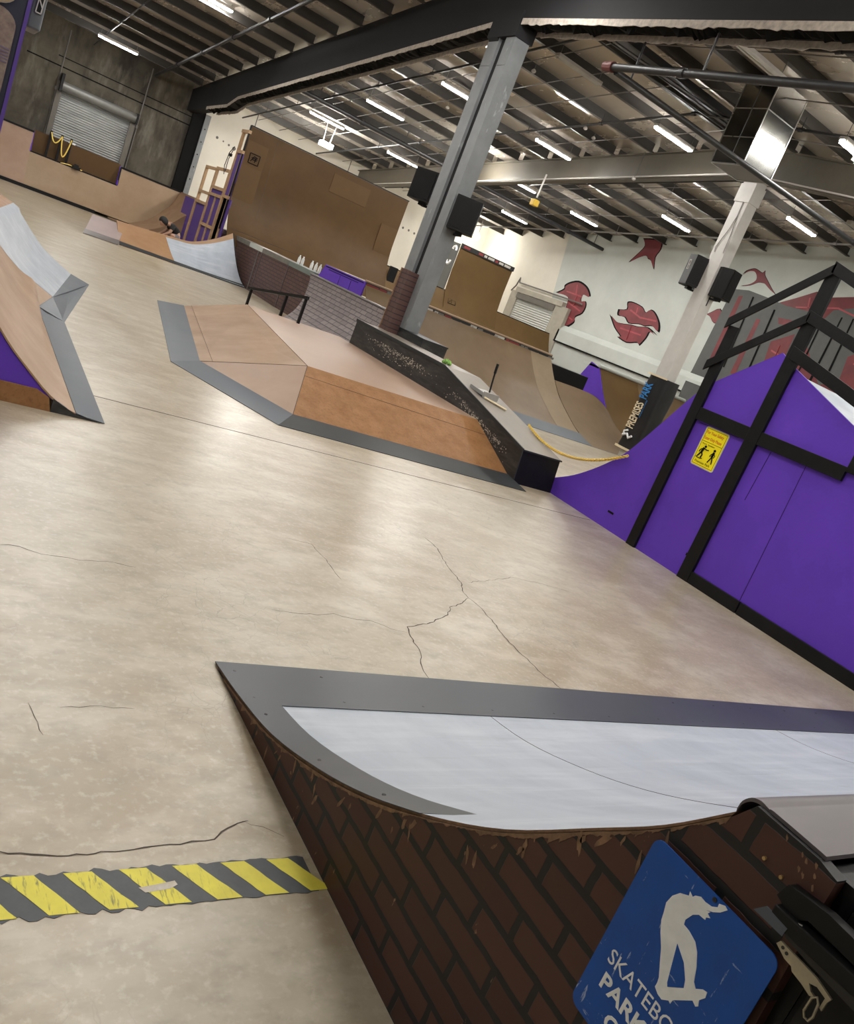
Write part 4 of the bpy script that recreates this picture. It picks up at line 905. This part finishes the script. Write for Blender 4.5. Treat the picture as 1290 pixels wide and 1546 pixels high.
m=MB(); m.bar((7.76,26.02,4.29),(13.44,26.02,4.29),.05,.03); m.bar((7.76,26.02,1.2),(7.76,26.02,4.29),.03,.05); m.build('edge_trim',M_blackw,t)
m=MB(); y=25.965
for a,b in (((7.96,3.30),(8.27,3.30)),((8.27,3.30),(8.27,3.58)),((8.27,3.58),(7.96,3.58)),((7.96,3.58),(7.96,3.30)),((8.02,3.36),(8.1,3.52)),((8.1,3.52),(8.21,3.5)),((8.06,3.42),(8.2,3.42)),((8.15,3.36),(8.16,3.5)),((8.03,3.47),(8.21,3.46))): m.bar((a[0],y,a[1]),(b[0],y,b[1]),.006,.022)
m.build('stencil_mark',M_dark,t)
# open stud side (seen from the concrete wall side)
sx0=7.74
m=MB()
for y0,y1,z1 in ((29.5,30.9,1.72),(28.05,29.5,1.75),(26.6,28.05,2.35),(25.75,26.6,2.1),(25.98,26.6,3.46)): m.box(sx0+.04,sx0+.06,y0,y1,0,z1)
m.build('purple_sheathing',M_purple2,t)
studs=[(29.45,1.72),(29.35,2.85),(28.12,2.86),(28.05,1.75),(27.35,2.05),(26.72,2.9),(26.6,4.1),(26.05,4.12)]
for y,z1 in studs:
    m=MB(); m.box(sx0,sx0+.09,y-.04,y+.04,0,z1); m.build('stud',M_stud,t)
m=MB()
for (y0,y1,z) in ((29.35,28.1,2.84),(29.35,28.1,2.05),(29.4,28.05,1.72),(28.1,26.7,2.88),(28.1,26.7,2.08),(28.0,26.6,2.3),(28.1,26.6,1.12),(26.7,26.0,4.1),(26.6,26.0,3.5),(26.65,26.0,2.14)): m.box(sx0-.01,sx0+.08,y1,y0,z-.045,z+.045)
m.build('cross_brace',M_stud,t)
m=MB(); m.tube([(sx0-.05,26.75,3.6),(sx0-.05,27.1,3.4),(sx0-.05,27.2,3.0),(sx0-.05,27.0,2.75)],.012,5); m.tube([(sx0-.05,26.8,3.5),(sx0-.05,27.0,3.2),(sx0-.05,26.95,2.85)],.012,5); m.box(sx0-.08,sx0,26.9,27.05,3.3,3.38); m.build('loose_cable',M_black,t)
t=thing('quarter_pipe',(17.4,26,0),'long low brown quarter pipe running under the white wall to the corner','quarter pipe')
pl2=smooth_line([(23.0,0),(23.6,.1),(24.3,.4),(25.0,.9),(25.6,1.5),(25.95,2.1)],3)
m=MB(); m.slab([[(13.46,y,z) for y,z in pl2],[(21.2,y,z) for y,z in pl2]],(0,.02,-.01)); m.build('riding_surface',M_brown,t,smooth=True)
m=MB(); m.box(13.46,21.2,25.96,26.0,2.02,2.13); m.build('lip_trim',M_dark,t)
m=MB(); m.box(13.5,13.78,25.70,25.80,1.35,2.15); m.build('black_post',M_blackw,t)
m=MB(); y=25.93
for a,b in (((16.1,1.74),(16.42,1.74)),((16.42,1.74),(16.42,2.0)),((16.42,2.0),(16.1,2.0)),((16.1,2.0),(16.1,1.74)),((16.15,1.8),(16.37,1.95)),((16.25,1.77),(16.26,1.98)),((16.13,1.88),(16.4,1.86))): m.bar((a[0],25.70+(a[1]-1.74)*.62,a[1]),(b[0],25.70+(b[1]-1.74)*.62,b[1]),.01,.02)
m.build('stencil_mark',M_dark,t)
t=thing('ramp_extension',(17.1,26.2,0),'tall brown extension panel with stickers on its top edge, by the far roller door','ramp extension')
m=MB(); m.slab([[(15.92,25.6,1.5),(18.35,25.6,1.5)],[(15.92,25.88,2.1),(18.35,25.88,2.1)],[(15.92,25.95,2.8),(18.35,25.95,2.8)],[(15.92,25.95,3.70),(18.35,25.95,3.76)]],(0,.03,0)); m.build('riding_surface',M_brown,t,smooth=True)
m=MB(); m.prism([(25.95,1.6),(25.98,3.76),(26.5,3.78),(27.05,2.1),(27.05,1.6)],0,15.86,15.90); m.build('side_panel',M_lgrey,t)
m=MB(); x=15.855
def arc(cy_,cz_,r,a0,a1): return [(x,cy_+r*math.cos(math.radians(a0+(a1-a0)*k/8)),cz_+r*math.sin(math.radians(a0+(a1-a0)*k/8))) for k in range(9)]
m.tube(arc(26.18,3.52,.12,0,190),.045,6); m.tube(arc(26.3,3.12,.12,170,360),.045,6); m.build('white_emblem',M_signwhite,t)
m=MB(); m.box(15.84,15.87,26.62,26.70,2.05,2.9); m.box(15.84,15.87,26.98,27.06,2.05,2.9); m.box(15.85,15.88,26.70,26.98,2.1,2.88,1); m.build('stud_slot',[M_stud,M_redcap],t)
m=MB(); m.box(15.9,18.37,25.90,25.95,3.64,3.80); m.build('top_trim',M_stk,t)
x=16.0
while x<18.2:
    w_=random.choice([.12,.2,.28]); ma=random.choice([M_stkw,M_stkr,M_stkg,M_stk]); m=MB(); m.box(x,x+w_,25.89,25.90,3.68,3.76); m.build('sticker',ma,t); x+=w_+.06
# far roller door on the painted wall
t=bpy.data.objects.new('door_2',None); t.location=(X,27.7,2); C.objects.link(t); t['kind']='structure'
def shutter(t,axis,pos,a0,a1,z0,z1,pitch,ma):
    m=MB(); n=int((z1-z0)/pitch)
    rows=[]
    for k in range(n*2+1):
        z=z0+(z1-z0)*k/(n*2); d=.02 if k%2 else -.02
        rows.append([(pos+d,a0,z),(pos+d,a1,z)] if axis==0 else [(a0,pos+d,z),(a1,pos+d,z)])
    m.slab(rows,(.03,0,0) if axis==0 else (0,.03,0)); return m.build('curtain',ma,t)
shutter(t,0,X-.06,26.35,28.95,1.6,3.05,.09,mat('pale_shutter',(.50,.51,.49),.5,var=.06))
m=MB(); m.box(X-.16,X-.005,25.5,26.3,1.3,3.25,0); m.box(X-.12,X-.005,28.95,29.45,1.6,3.25,0); m.box(X-.20,X-.005,25.9,29.1,3.22,3.42,0); m.build('door_frame',mat('plaster_frame',(.34,.315,.26),.7),t)
m=MB(); m.box(X-.18,X-.02,26.3,28.95,2.98,3.2); m.build('hood',M_guide,t)
m=MB(); m.tube([(X-.12,29.5,3.2),(X-.12,29.3,3.45),(X-.12,29.2,3.8),(X-.12,29.15,3.6),(X-.12,26.0,3.58),(X-.12,24.9,3.55)],.03,6); tag(m.build('door_conduit',M_conduit),'thin conduit bent over the far roller door on the graffiti wall','conduit')

# ------------------------------------------------------------------ concrete wall: roller door, bank, barrier
t=bpy.data.objects.new('door_1',None); t.location=(4.75,33,1.5); C.objects.link(t); t['kind']='structure'
shutter(t,1,32.95,3.55,5.80,1.2,3.40,.075,M_shut)
m=MB(); m.tube([(3.50,32.80,3.48),(5.92,32.80,3.48)],.155,14); m.build('drum',M_shutd,t,smooth=True)
m=MB(); m.box(3.38,3.54,32.86,33,1.2,3.6); m.box(5.80,5.98,32.86,33,1.2,3.6); m.build('guide_rail',M_guide,t)
m=MB(); m.box(3.42,3.50,32.6,33,3.3,3.85); m.box(5.92,5.98,32.6,33,3.3,3.65); m.build('drum_bracket',M_black,t)
m=MB(); m.box(3.52,4.3,32.70,32.72,3.52,3.56); m.build('red_stripe',M_stkr,t)
for x,z0,z1,lb in ((6.05,1.7,5.25,'thin vertical conduit on the stained concrete wall beside the roller door, girder side'),(3.36,1.8,5.2,'thin vertical conduit on the stained concrete wall beside the chain barrier posts')):
    m=MB(); m.tube([(x,32.97,z0),(x+.02,32.97,z1)],.022,6); m.box(x-.04,x+.04,32.93,33,z0+1.5,z0+1.6); tag(m.build('wall_conduit',M_conduit),lb,'conduit','conduits on the concrete wall')
for x0,x1,n_ in ((4.6,5.6,0),): pass
# long bank along the concrete wall
t=thing('wall_bank',(4,32.4,0),'long tan plywood bank along the foot of the stained concrete wall','bank')
def bk(z): return smooth_line([(31.92,.10),(32.15,.32),(32.35,.62),(32.52,1.0),(32.62,1.25),(32.72,1.78)],3) if z>1.5 else smooth_line([(31.92,.10),(32.15,.32),(32.35,.62),(32.5,.95),(32.58,1.16)],3)
m=MB(); P=bk(1.78); m.slab([[(-4,y,z) for y,z in P],[3.04 and (3.04,y,z) for y,z in P]],(0,.03,-.01)); m.build('riding_surface',M_wood2,t,smooth=True)
m=MB(); P=bk(1.2); m.slab([[(3.04,y,z) for y,z in P],[(5.89,y,z) for y,z in P]],(0,.03,-.01)); m.build('riding_surface',M_tan,t,smooth=True)
P=bk(1.78)
def mx_(y): return 6.45+(y-31.92)*2.0
m=MB(); m.slab([[(5.89,y,z) for y,z in P],[(mx_(y),y,z) for y,z in P]],(0,.03,-.01)); m.build('riding_surface',M_tan,t,smooth=True)
m=MB(); m.slab([[(mx_(y),y,z) for y,z in P],[(mx_(y),30.05,z) for y,z in P]],(.02,0,-.02)); m.build('side_surface',M_wood,t,smooth=True)
m=MB(); m.prism([(mx_(y)+.01,z-.015) for y,z in P]+[(8.06,1.76),(8.06,0),(6.47,0)],1,30.06,30.09); m.build('end_panel',M_wood,t)
m=MB(); m.box(5.89,8.05,32.70,32.76,1.74,1.80); m.build('lip_trim',M_blackw,t)
m=MB(); m.box(-4,5.3,31.86,31.93,0,.11); m.build('toe_strip',M_blackw,t)
m=MB(); m.box(-4,3.04,32.70,32.76,1.74,1.80); m.box(3.04,5.89,32.57,32.61,1.13,1.18); m.bar((5.89,32.6,1.15),(5.89,32.72,1.78),.02,.05); m.build('lip_trim',M_blackw,t)
m=MB(); m.box(3.06,5.87,32.80,32.84,.9,1.85); m.box(3.5,5.87,32.84,32.88,1.7,1.86); m.build('recess_back',M_brownp,t)
m=MB(); m.prism([(32.56,1.16),(32.80,1.16),(32.80,1.8)],0,3.03,3.06); m.prism([(32.56,1.16),(32.80,1.16),(32.80,1.8)],0,5.86,5.89); m.build('purple_cheek',M_purple,t)
m=MB(); m.box(3.05,5.88,32.58,33,.95,1.10); m.build('recess_floor',M_brown2,t)
t=thing('chain_barrier',(3.8,32.65,1.1),'black posts with drooping yellow chain in front of the roller door','chain barrier')
for x in (3.52,3.86,4.16): m=MB(); m.box(x-.035,x+.035,32.60,32.67,1.10,2.02); m.build('post',M_blackw,t)
for xa,xb,sag in ((3.52,3.86,.28),(3.86,4.16,.62)):
    m=MB(); m.tube([(xa+(xb-xa)*k/10,32.585,1.98-sag*4*(k/10)*(1-k/10)*1.0) for k in range(11)],.022,6); m.build('yellow_chain',M_chain,t,smooth=True)
m=MB(); m.tube([(4.0,32.585,1.16),(4.3,32.585,1.2),(4.7,32.585,1.17)],.02,6); m.build('yellow_chain',M_chain,t)
m=MB(); m.box(4.36,4.62,32.45,32.58,1.16,1.24); m.box(4.42,4.55,32.45,32.55,1.24,1.30); tag(m.build('power_tool',M_black),'small dark tool lying on the bank lip below the roller door','tool')
m=MB(); m.box(4.12,4.34,32.86,32.92,1.78,1.92); tag(m.build('paper_scrap',M_signwhite),'white crumpled paper at the bottom of the roller door','paper')

# kicker and escalating bank
t=thing('kicker_ramp',(4.0,23.0,0),'small grey brown kicker with a steel lip in front of the tan bank','kicker')
m=MB(); m.add([(3.58,22.25,.01),(4.42,22.35,.01),(4.85,24.3,.40),(3.98,24.1,.40),(3.58,22.25,0),(4.42,22.35,0),(4.85,24.3,0),(3.98,24.1,0)],[(0,1,2,3),(4,7,6,5),(0,4,5,1),(1,5,6,2),(2,6,7,3),(3,7,4,0)]); m.build('ramp_body',mat('kicker_ply',(.34,.27,.26),.45,var=.1),t)
m=MB(); m.add([(3.57,22.24,.016),(4.43,22.34,.016),(4.52,22.75,.10),(3.66,22.62,.10)],[(0,1,2,3)]); m.slab([[(3.57,22.24,.016),(4.43,22.34,.016)],[(3.66,22.62,.094),(4.52,22.75,.094)]],(0,0,.004)); m.build('steel_toe',M_coping,t)
t=thing('wave_bank',(6.3,23.5,0),'orange and light blue bank whose lip sweeps up to the brick platform','bank')
lip=smooth_line([(4.62,.46),(5.2,.50),(5.78,.54),(6.25,.58),(6.62,.63),(7.0,.80),(7.32,1.0),(7.66,1.26)],4); NX=len(lip)
def wrow(i0,i1,s0,s1,ns=6,up=0):
    rows=[]
    for k in range(ns+1):
        s=s0+(s1-s0)*k/ns; row=[]
        for x,z in lip[i0:i1+1]:
            q=(x-4.62)/(7.66-4.62); xb=4.52+q*(8.10-4.52); yb=22.65+q*.5
            a=(xb,yb,.01); b=(x,24.3,z); w_=s; zz=a[2]+(b[2]-a[2])*(w_**(1+.6*q)); row.append((a[0]+(b[0]-a[0])*w_,a[1]+(b[1]-a[1])*w_,zz+up))
        rows.append(row)
    return rows
m=MB(); m.slab(wrow(0,9,0,1),(0,.01,-.012)); m.build('riding_surface',M_pinkish,t,smooth=True)
m=MB(); m.slab(wrow(9,NX-1,.0,.93,8,.004),(0,.01,-.012)); m.build('riding_surface',M_blue,t,smooth=True)
m=MB(); m.slab(wrow(9,NX-1,.93,1,2),(0,.01,-.012)); m.build('lip_strip',M_wood,t,smooth=True)
m=MB(); m.slab(wrow(0,NX-1,0,.14,2,.008),(0,.0,-.006)); m.build('steel_toe',M_toed,t,smooth=True)
m=MB(); m.slab([[(x,24.32,z) for x,z in lip],[(x,25.6,min(z,.40)) for x,z in lip]],(0,0,-.03)); m.slab([[(x,24.32,.40) for x,z in lip],[(x,24.32,0) for x,z in lip]],(0,.02,0)); m.build('deck_board',M_wood,t)
m=MB(); R_=[wrow(NX-1,NX-1,0,1,6)]; e=[r[0] for r in R_[0]]; m.slab([e,[(p[0],p[1],0) for p in e]],(.03,0,0)); m.build('end_panel',M_blackw,t)

# person squatting on the deck behind the wave bank
def skin_body(name,verts,edges,mats_,parent=None,sub=2):
    me=bpy.data.meshes.new(name); off=Vector(parent.location) if parent else Vector((0,0,0))
    me.from_pydata([tuple(Vector(v[0])-off) for v in verts],edges,[]); o=bpy.data.objects.new(name,me); C.objects.link(o)
    if parent: o.parent=parent
    md=o.modifiers.new('s','SKIN'); md.use_smooth_shade=True
    for i,v in enumerate(verts):
        r=v[1]; r=(r,r) if not isinstance(r,tuple) else r
        me.skin_vertices[0].data[i].radius=r; me.skin_vertices[0].data[i].use_root=(i==0)
    s_=o.modifiers.new('u','SUBSURF'); s_.levels=sub; s_.render_levels=sub
    me.materials.append(mats_); return o
KX,KY,KZ=6.16,24.62,.38
def K(dx,dy,dz): return (KX+dx,KY+dy,KZ+dz)
t=thing('person',(KX,KY,KZ),'person in a black tee squatting with head bowed behind the orange bank','person')
V=[(K(.15,0,.18),.115),(K(.10,0,.31),.12),(K(-.03,0,.43),.125),(K(-.13,0,.47),.08),(K(-.20,0,.475),.05),(K(-.26,0,.465),.055),
 (K(-.08,-.17,.43),.055),(K(-.13,-.21,.26),.042),(K(-.28,-.15,.14),.032),(K(-.35,-.13,.10),.026),
 (K(-.08,.17,.43),.055),(K(-.15,.20,.26),.042),(K(-.30,.11,.14),.032),(K(-.37,.07,.10),.026),
 (K(.12,-.12,.18),.09),(K(-.10,-.17,.23),.068),(K(.05,-.15,.06),.045),(K(.02,-.15,.035),.035),(K(-.11,-.16,.025),.028),
 (K(.12,.12,.18),.09),(K(-.10,.17,.25),.068),(K(.05,.15,.06),.045),(K(.02,.15,.035),.035),(K(-.11,.16,.025),.028)]
Ed=[(0,1),(1,2),(2,3),(3,4),(4,5),(2,6),(6,7),(7,8),(8,9),(2,10),(10,11),(11,12),(12,13),(0,14),(14,15),(15,16),(16,17),(17,18),(0,19),(19,20),(20,21),(21,22),(22,23)]
for hb in (9,13):
    h0=Vector(V[hb][0])
    for k in range(4):
        a=Vector((-.035,(k-1.5)*.014,-.014)); V.append((tuple(h0+a),.0085)); Ed.append((hb,len(V)-1)); V.append((tuple(h0+a+Vector((-.025-.004*(1.5-abs(k-1.5)),0,-.022))),.007)); Ed.append((len(V)-2,len(V)-1))
    V.append((tuple(h0+Vector((-.012,.028 if hb==9 else -.028,-.02))),.008)); Ed.append((hb,len(V)-1))
skin_body('body',V,Ed,M_skin,t)
# head: sphere sculpted to skull, chin and nose
def head(c_,name,ma,ext=0,cut=None):
    m=MB(); rows=[]; n=20
    fwd=Vector((-.60,-.05,-.80)).normalized(); up=Vector((-.80,0,.60)); up=(up-fwd*up.dot(fwd)).normalized(); rt=fwd.cross(up)
    for i in range(15):
        th=math.pi*i/14; row=[]
        for k in range(n+1):
            ph=2*math.pi*k/n; x=math.sin(th)*math.cos(ph); y=math.sin(th)*math.sin(ph); z=math.cos(th)
            X_=x*(.098+ext); Y_=y*(.078+ext); Z_=z*(.115+ext)
            if z<-.2 and not cut: X_*=1-.2*(-z-.2); Y_*=1-.45*(-z-.2)
            if not cut and x>.93 and -.25<z<.05: X_+=.022*(1-abs(z+.12)*3)
            p=Vector(c_)+fwd*X_+rt*Y_+up*Z_
            if cut and (x>.35 and z<.45): p=Vector(c_)+fwd*X_*.82+rt*Y_*.9+up*Z_*.82
            row.append(tuple(p))
        rows.append(row)
    m.grid(rows); return m.build(name,ma,t,smooth=True)
hc=K(-.325,-.01,.465); head(hc,'head',M_skin); head((hc[0]+.004,hc[1],hc[2]+.026),'hair',M_hair,.022,True)
T_=[(K(.16,0,.20),.130),(K(.10,0,.31),.134),(K(-.03,0,.43),.138),(K(-.13,0,.468),.088),(K(-.08,-.17,.43),.072),(K(-.115,-.205,.32),.062),(K(-.08,.17,.43),.072),(K(-.125,.20,.32),.062)]
skin_body('tee_shirt',T_,[(0,1),(1,2),(2,3),(2,4),(4,5),(2,6),(6,7)],M_tee,t)
S_=[(K(.16,0,.16),.13),(K(.10,-.12,.18),.102),(K(-.07,-.165,.22),.082),(K(.10,.12,.18),.102),(K(-.07,.165,.24),.082)]
skin_body('shorts',S_,[(0,1),(1,2),(0,3),(3,4)],M_shorts,t)
for s in (-1,1):
    skin_body('shoe',[(K(.03,.155*s,.035),.042),(K(-.06,.158*s,.032),.044),(K(-.15,.16*s,.025),.034)],[(0,1),(1,2)],M_sneak,t)

# ------------------------------------------------------------------ ramps by the frame edge
t=thing('quarter_pipe',(1.0,8,0),'tan quarter pipe with a purple side and a pointed grey steel toe','quarter pipe')
a1=smooth_line([(1.48,.004),(1.27,.030),(1.08,.115),(.88,.28),(.76,.39),(.66,.50),(.48,.72),(.36,.98)],3)
a2=smooth_line([(1.64,9.83,.004),(1.38,10.04,.05),(1.36,10.53,.22),(1.16,10.35,.33),(.99,10.2,.46),(.89,10.1,.55),(.64,10.0,.78),(.42,9.95,.98)],3)
a1=[(x,6.2,z) for x,z in a1]
def ruled(a,b,i0,i1,ns=8,up=0): return [[tuple(Vector(lerp(a[i],b[i],k/ns))+Vector((0,0,up))) for i in range(i0,i1+1)] for k in range(ns+1)]
m=MB(); m.slab(ruled(a1,a2,3,len(a1)-1),(-.004,0,-.012)); m.build('riding_surface',M_wood,t,smooth=True)
m=MB(); m.slab(ruled(a1,a2,0,3,8,.004),(0,0,-.004)); m.build('steel_toe',M_toe,t,smooth=True)
m=MB(); m.prism([(x-.008,z-.012) for x,_y,z in a1 if z>.05]+[(-1.5,.98),(-1.5,.13),(1.0,.13)],1,6.21,6.24); m.build('side_panel',M_purple,t)
m=MB(); m.prism([(1.07,.10),(.98,.14),(-1.5,.14),(-1.5,0),(1.10,0)],1,6.195,6.22); m.build('kick_panel',M_orange,t)
m=MB(); m.prism([(1.43,.006),(1.27,.022),(1.10,.10),(1.10,0)],1,6.195,6.22); m.build('tip_panel',M_ledge,t)
m=MB(); m.box(-1.5,.36,6.21,9.9,.94,.98); m.build('deck_board',M_wood2,t)
t=thing('hip_ramp',(1.3,11.6,0),'light blue hip ramp with a grey steel toe beyond the tan quarter pipe','hip ramp')
n1=smooth_line([(1.60,10.75,.092),(1.36,10.53,.224),(1.16,10.35,.334),(.99,10.2,.464),(.89,10.1,.554),(.64,10.0,.784),(.42,9.95,.98)],3)
n2=smooth_line([(2.16,13.48,.07),(1.92,13.44,.19),(1.70,13.42,.32),(1.50,13.4,.50),(1.33,13.4,.67),(1.21,13.4,.77),(.45,13.4,.98)],3)
m=MB(); m.slab(ruled(n1,n2,0,15),(-.004,0,-.012)); m.build('riding_surface',M_blue,t,smooth=True)
m=MB(); m.slab(ruled(n1,n2,15,18),(-.004,0,-.012)); m.build('top_strip',M_orange,t,smooth=True)
m=MB(); T0=[(1.64,9.83,.006),(1.38,10.04,.055),(1.60,10.75,.094),(2.16,13.48,.074),(2.44,13.5,.006)]; s_=sheet(T0,.006); m.add(s_.v,s_.f); m.build('steel_toe',M_toe,t)
sheet([(1.38,10.04,.05),(1.60,10.75,.088),(1.36,10.53,.22)],.008).build('wood_gusset',M_wood,t)
m=MB(); e=[(p[0],p[1]-.01,p[2]-.008) for p in n2]+[]; e=[(2.43,13.49,.002)]+e; m.slab([e,[(p[0],p[1],0) for p in e]],(0,-.02,0)); m.build('side_panel',M_toe,t)
m=MB(); m.box(-1.5,.3,9.9,13.4,.94,.98); m.build('deck_board',M_wood2,t)
# navy display panel with boards, standing at the frame edge
t=thing('display_panel',(-.6,6.1,0),'navy panel edge with skateboard decks hung on it beside the concrete wall','display panel')
m=MB(); m.box(-1.6,.385,6.06,6.12,0,3.1); m.build('board_panel',M_navy,t); m=MB(); m.box(.37,.39,6.05,6.13,0,3.1); m.build('edge_strip',M_purple2,t)
def deck(xc,z0,z1,ma,nm,lab,tilt=0):
    t=thing(nm,(xc,6.04,z0),lab,'skateboard deck','skateboard decks on the navy panel')
    P=[]; w_=.105
    for k in range(13): a=math.pi*k/12; P.append((xc+w_*math.cos(a),z1-w_*.85+w_*.85*math.sin(a)))
    for k in range(13): a=math.pi+math.pi*k/12; P.append((xc+w_*math.cos(a),z0+w_*.85+w_*.85*math.sin(a)))
    m=MB(); m.prism(P,1,6.035,6.048,0,1); m.build('deck_blank',[ma,M_signwhite],t); return t
d1=deck(.21,2.345,3.10,M_deck1,'skateboard_deck','gold printed skateboard deck above the tan one on the navy panel')
d2=deck(.235,1.55,2.335,M_deck2,'skateboard_deck','tan printed skateboard deck with stripes lower on the navy panel')
m=MB()
for k in range(5): m.box(.14,.335,6.031,6.035,2.125-.018*k,2.133-.018*k)
m.box(.13,.19,6.030,6.035,2.10,2.16); m.build('printed_stripes',M_stripe,d2)
m=MB()
for k in range(12): m.box(.22,.335-.006*abs(k-6),6.031,6.035,2.02-.022*k,2.032-.022*k)
m.build('printed_stripes',M_teal,d2)
t=thing('grey_speaker',(.44,6.25,2.3),'grey speaker box with a hand hole beside the navy panel','speaker')
m=MB(); m.box(.392,.47,6.13,6.45,2.30,3.0); m.build('cabinet',M_spkg,t,bevel=.012)
m=MB(); m.prism([(.425,2.40),(.448,2.40),(.452,2.52),(.43,2.52)],1,6.124,6.131); m.build('hand_hole',M_black,t)
m=MB()
q=[(.422,2.395),(.451,2.395),(.456,2.525),(.427,2.525)]
for a,b in zip(q,q[1:]+q[:1]): m.bar((a[0],6.122,a[1]),(b[0],6.122,b[1]),.006,.006)
m.bar((.428,6.122,2.47),(.45,6.122,2.43),.006,.006); m.build('handle_rim',M_lamph,t)

# ------------------------------------------------------------------ sub-parts go under their parts
def base(o): return o.name.split('.')[0]
KIDS={}
for o in bpy.data.objects:
    if o.parent: KIDS.setdefault(o.parent.name,[]).append(o)
def nest(cat,pairs):
    for r in [o for o in bpy.data.objects if o.get('category')==cat and o.parent is None]:
        ch=KIDS.get(r.name,[])
        for pn,cn in pairs:
            ps=[c for c in ch if base(c)==pn]
            if not ps: continue
            for c in ch:
                if base(c) in cn and c is not ps[0] and c.parent==r: c.parent=ps[0]
nest('quarter pipe',[('steel_toe',['screw']),('side_panel',['worn_edge','brass_screw']),('riding_surface',['sheet_seam','stencil_mark']),('purple_side',['panel_seam']),('lip_board',['sticker'])])
nest('wall ramp',[('riding_surface',['patch_panel','stencil_mark','sheet_seam'])])
nest('ramp extension',[('top_trim',['sticker']),('side_panel',['white_emblem'])])
nest('ramp',[('side_panel',['panel_seam'])])
nest('sign',[('plate',['skater_figure','lettering','screw','yellow_face','border_line','orange_lettering','black_lettering','pictogram','leg_gap'])])
nest('case',[('latch_plate',['latch_screw','latch_loop'])])
nest('pad',[('wrap',['lettering','white_emblem'])])
nest('person',[('head',['hair'])])
nest('bottle',[('bottle_body',['cap','label_band'])])
nest('fun box',[('deck_panel',['joint_line'])])
nest('ledge',[('ledge_body',['paint_chips'])])
nest('floor tape',[('base_tape',['yellow_stripe','torn_hole'])])
nest('skateboard deck',[('deck_blank',['printed_stripes'])])
nest('speaker',[('cabinet',['grille','handle','hand_hole','handle_rim'])])
nest('ceiling light',[('housing',['tube'])])

# ------------------------------------------------------------------ world, camera, view
wd=bpy.data.worlds.new('world'); sc.world=wd; wd.use_nodes=True
wd.node_tree.nodes['Background'].inputs['Color'].default_value=(.6,.62,.65,1); wd.node_tree.nodes['Background'].inputs['Strength'].default_value=.05
cam=bpy.data.cameras.new('camera'); co=bpy.data.objects.new('camera',cam); C.objects.link(co)
cam.sensor_fit='VERTICAL'; cam.sensor_height=36; cam.sensor_width=36*1290/1546; cam.lens=1250/1546*36; cam.clip_start=.05; cam.clip_end=200
Rv=Vector((0.8004671,-0.47231149,0.369018)); Uv=Vector((-0.17782097,0.40081582,0.89873599)); Fv=Vector((0.57239158,0.78502773,-0.23685299))
co.matrix_world=Matrix(((Rv.x,Uv.x,-Fv.x,0),(Rv.y,Uv.y,-Fv.y,0),(Rv.z,Uv.z,-Fv.z,1.75),(0,0,0,1)))
sc.camera=co
vs=sc.view_settings; sc.display_settings.display_device='sRGB'; vs.view_transform='Standard'; vs.look='None'; vs.gamma=1; vs.use_curve_mapping=False; vs.exposure=1.27
sc.cycles.use_denoising=True; sc.cycles.sample_clamp_indirect=8; sc.cycles.max_bounces=8; sc.cycles.diffuse_bounces=5
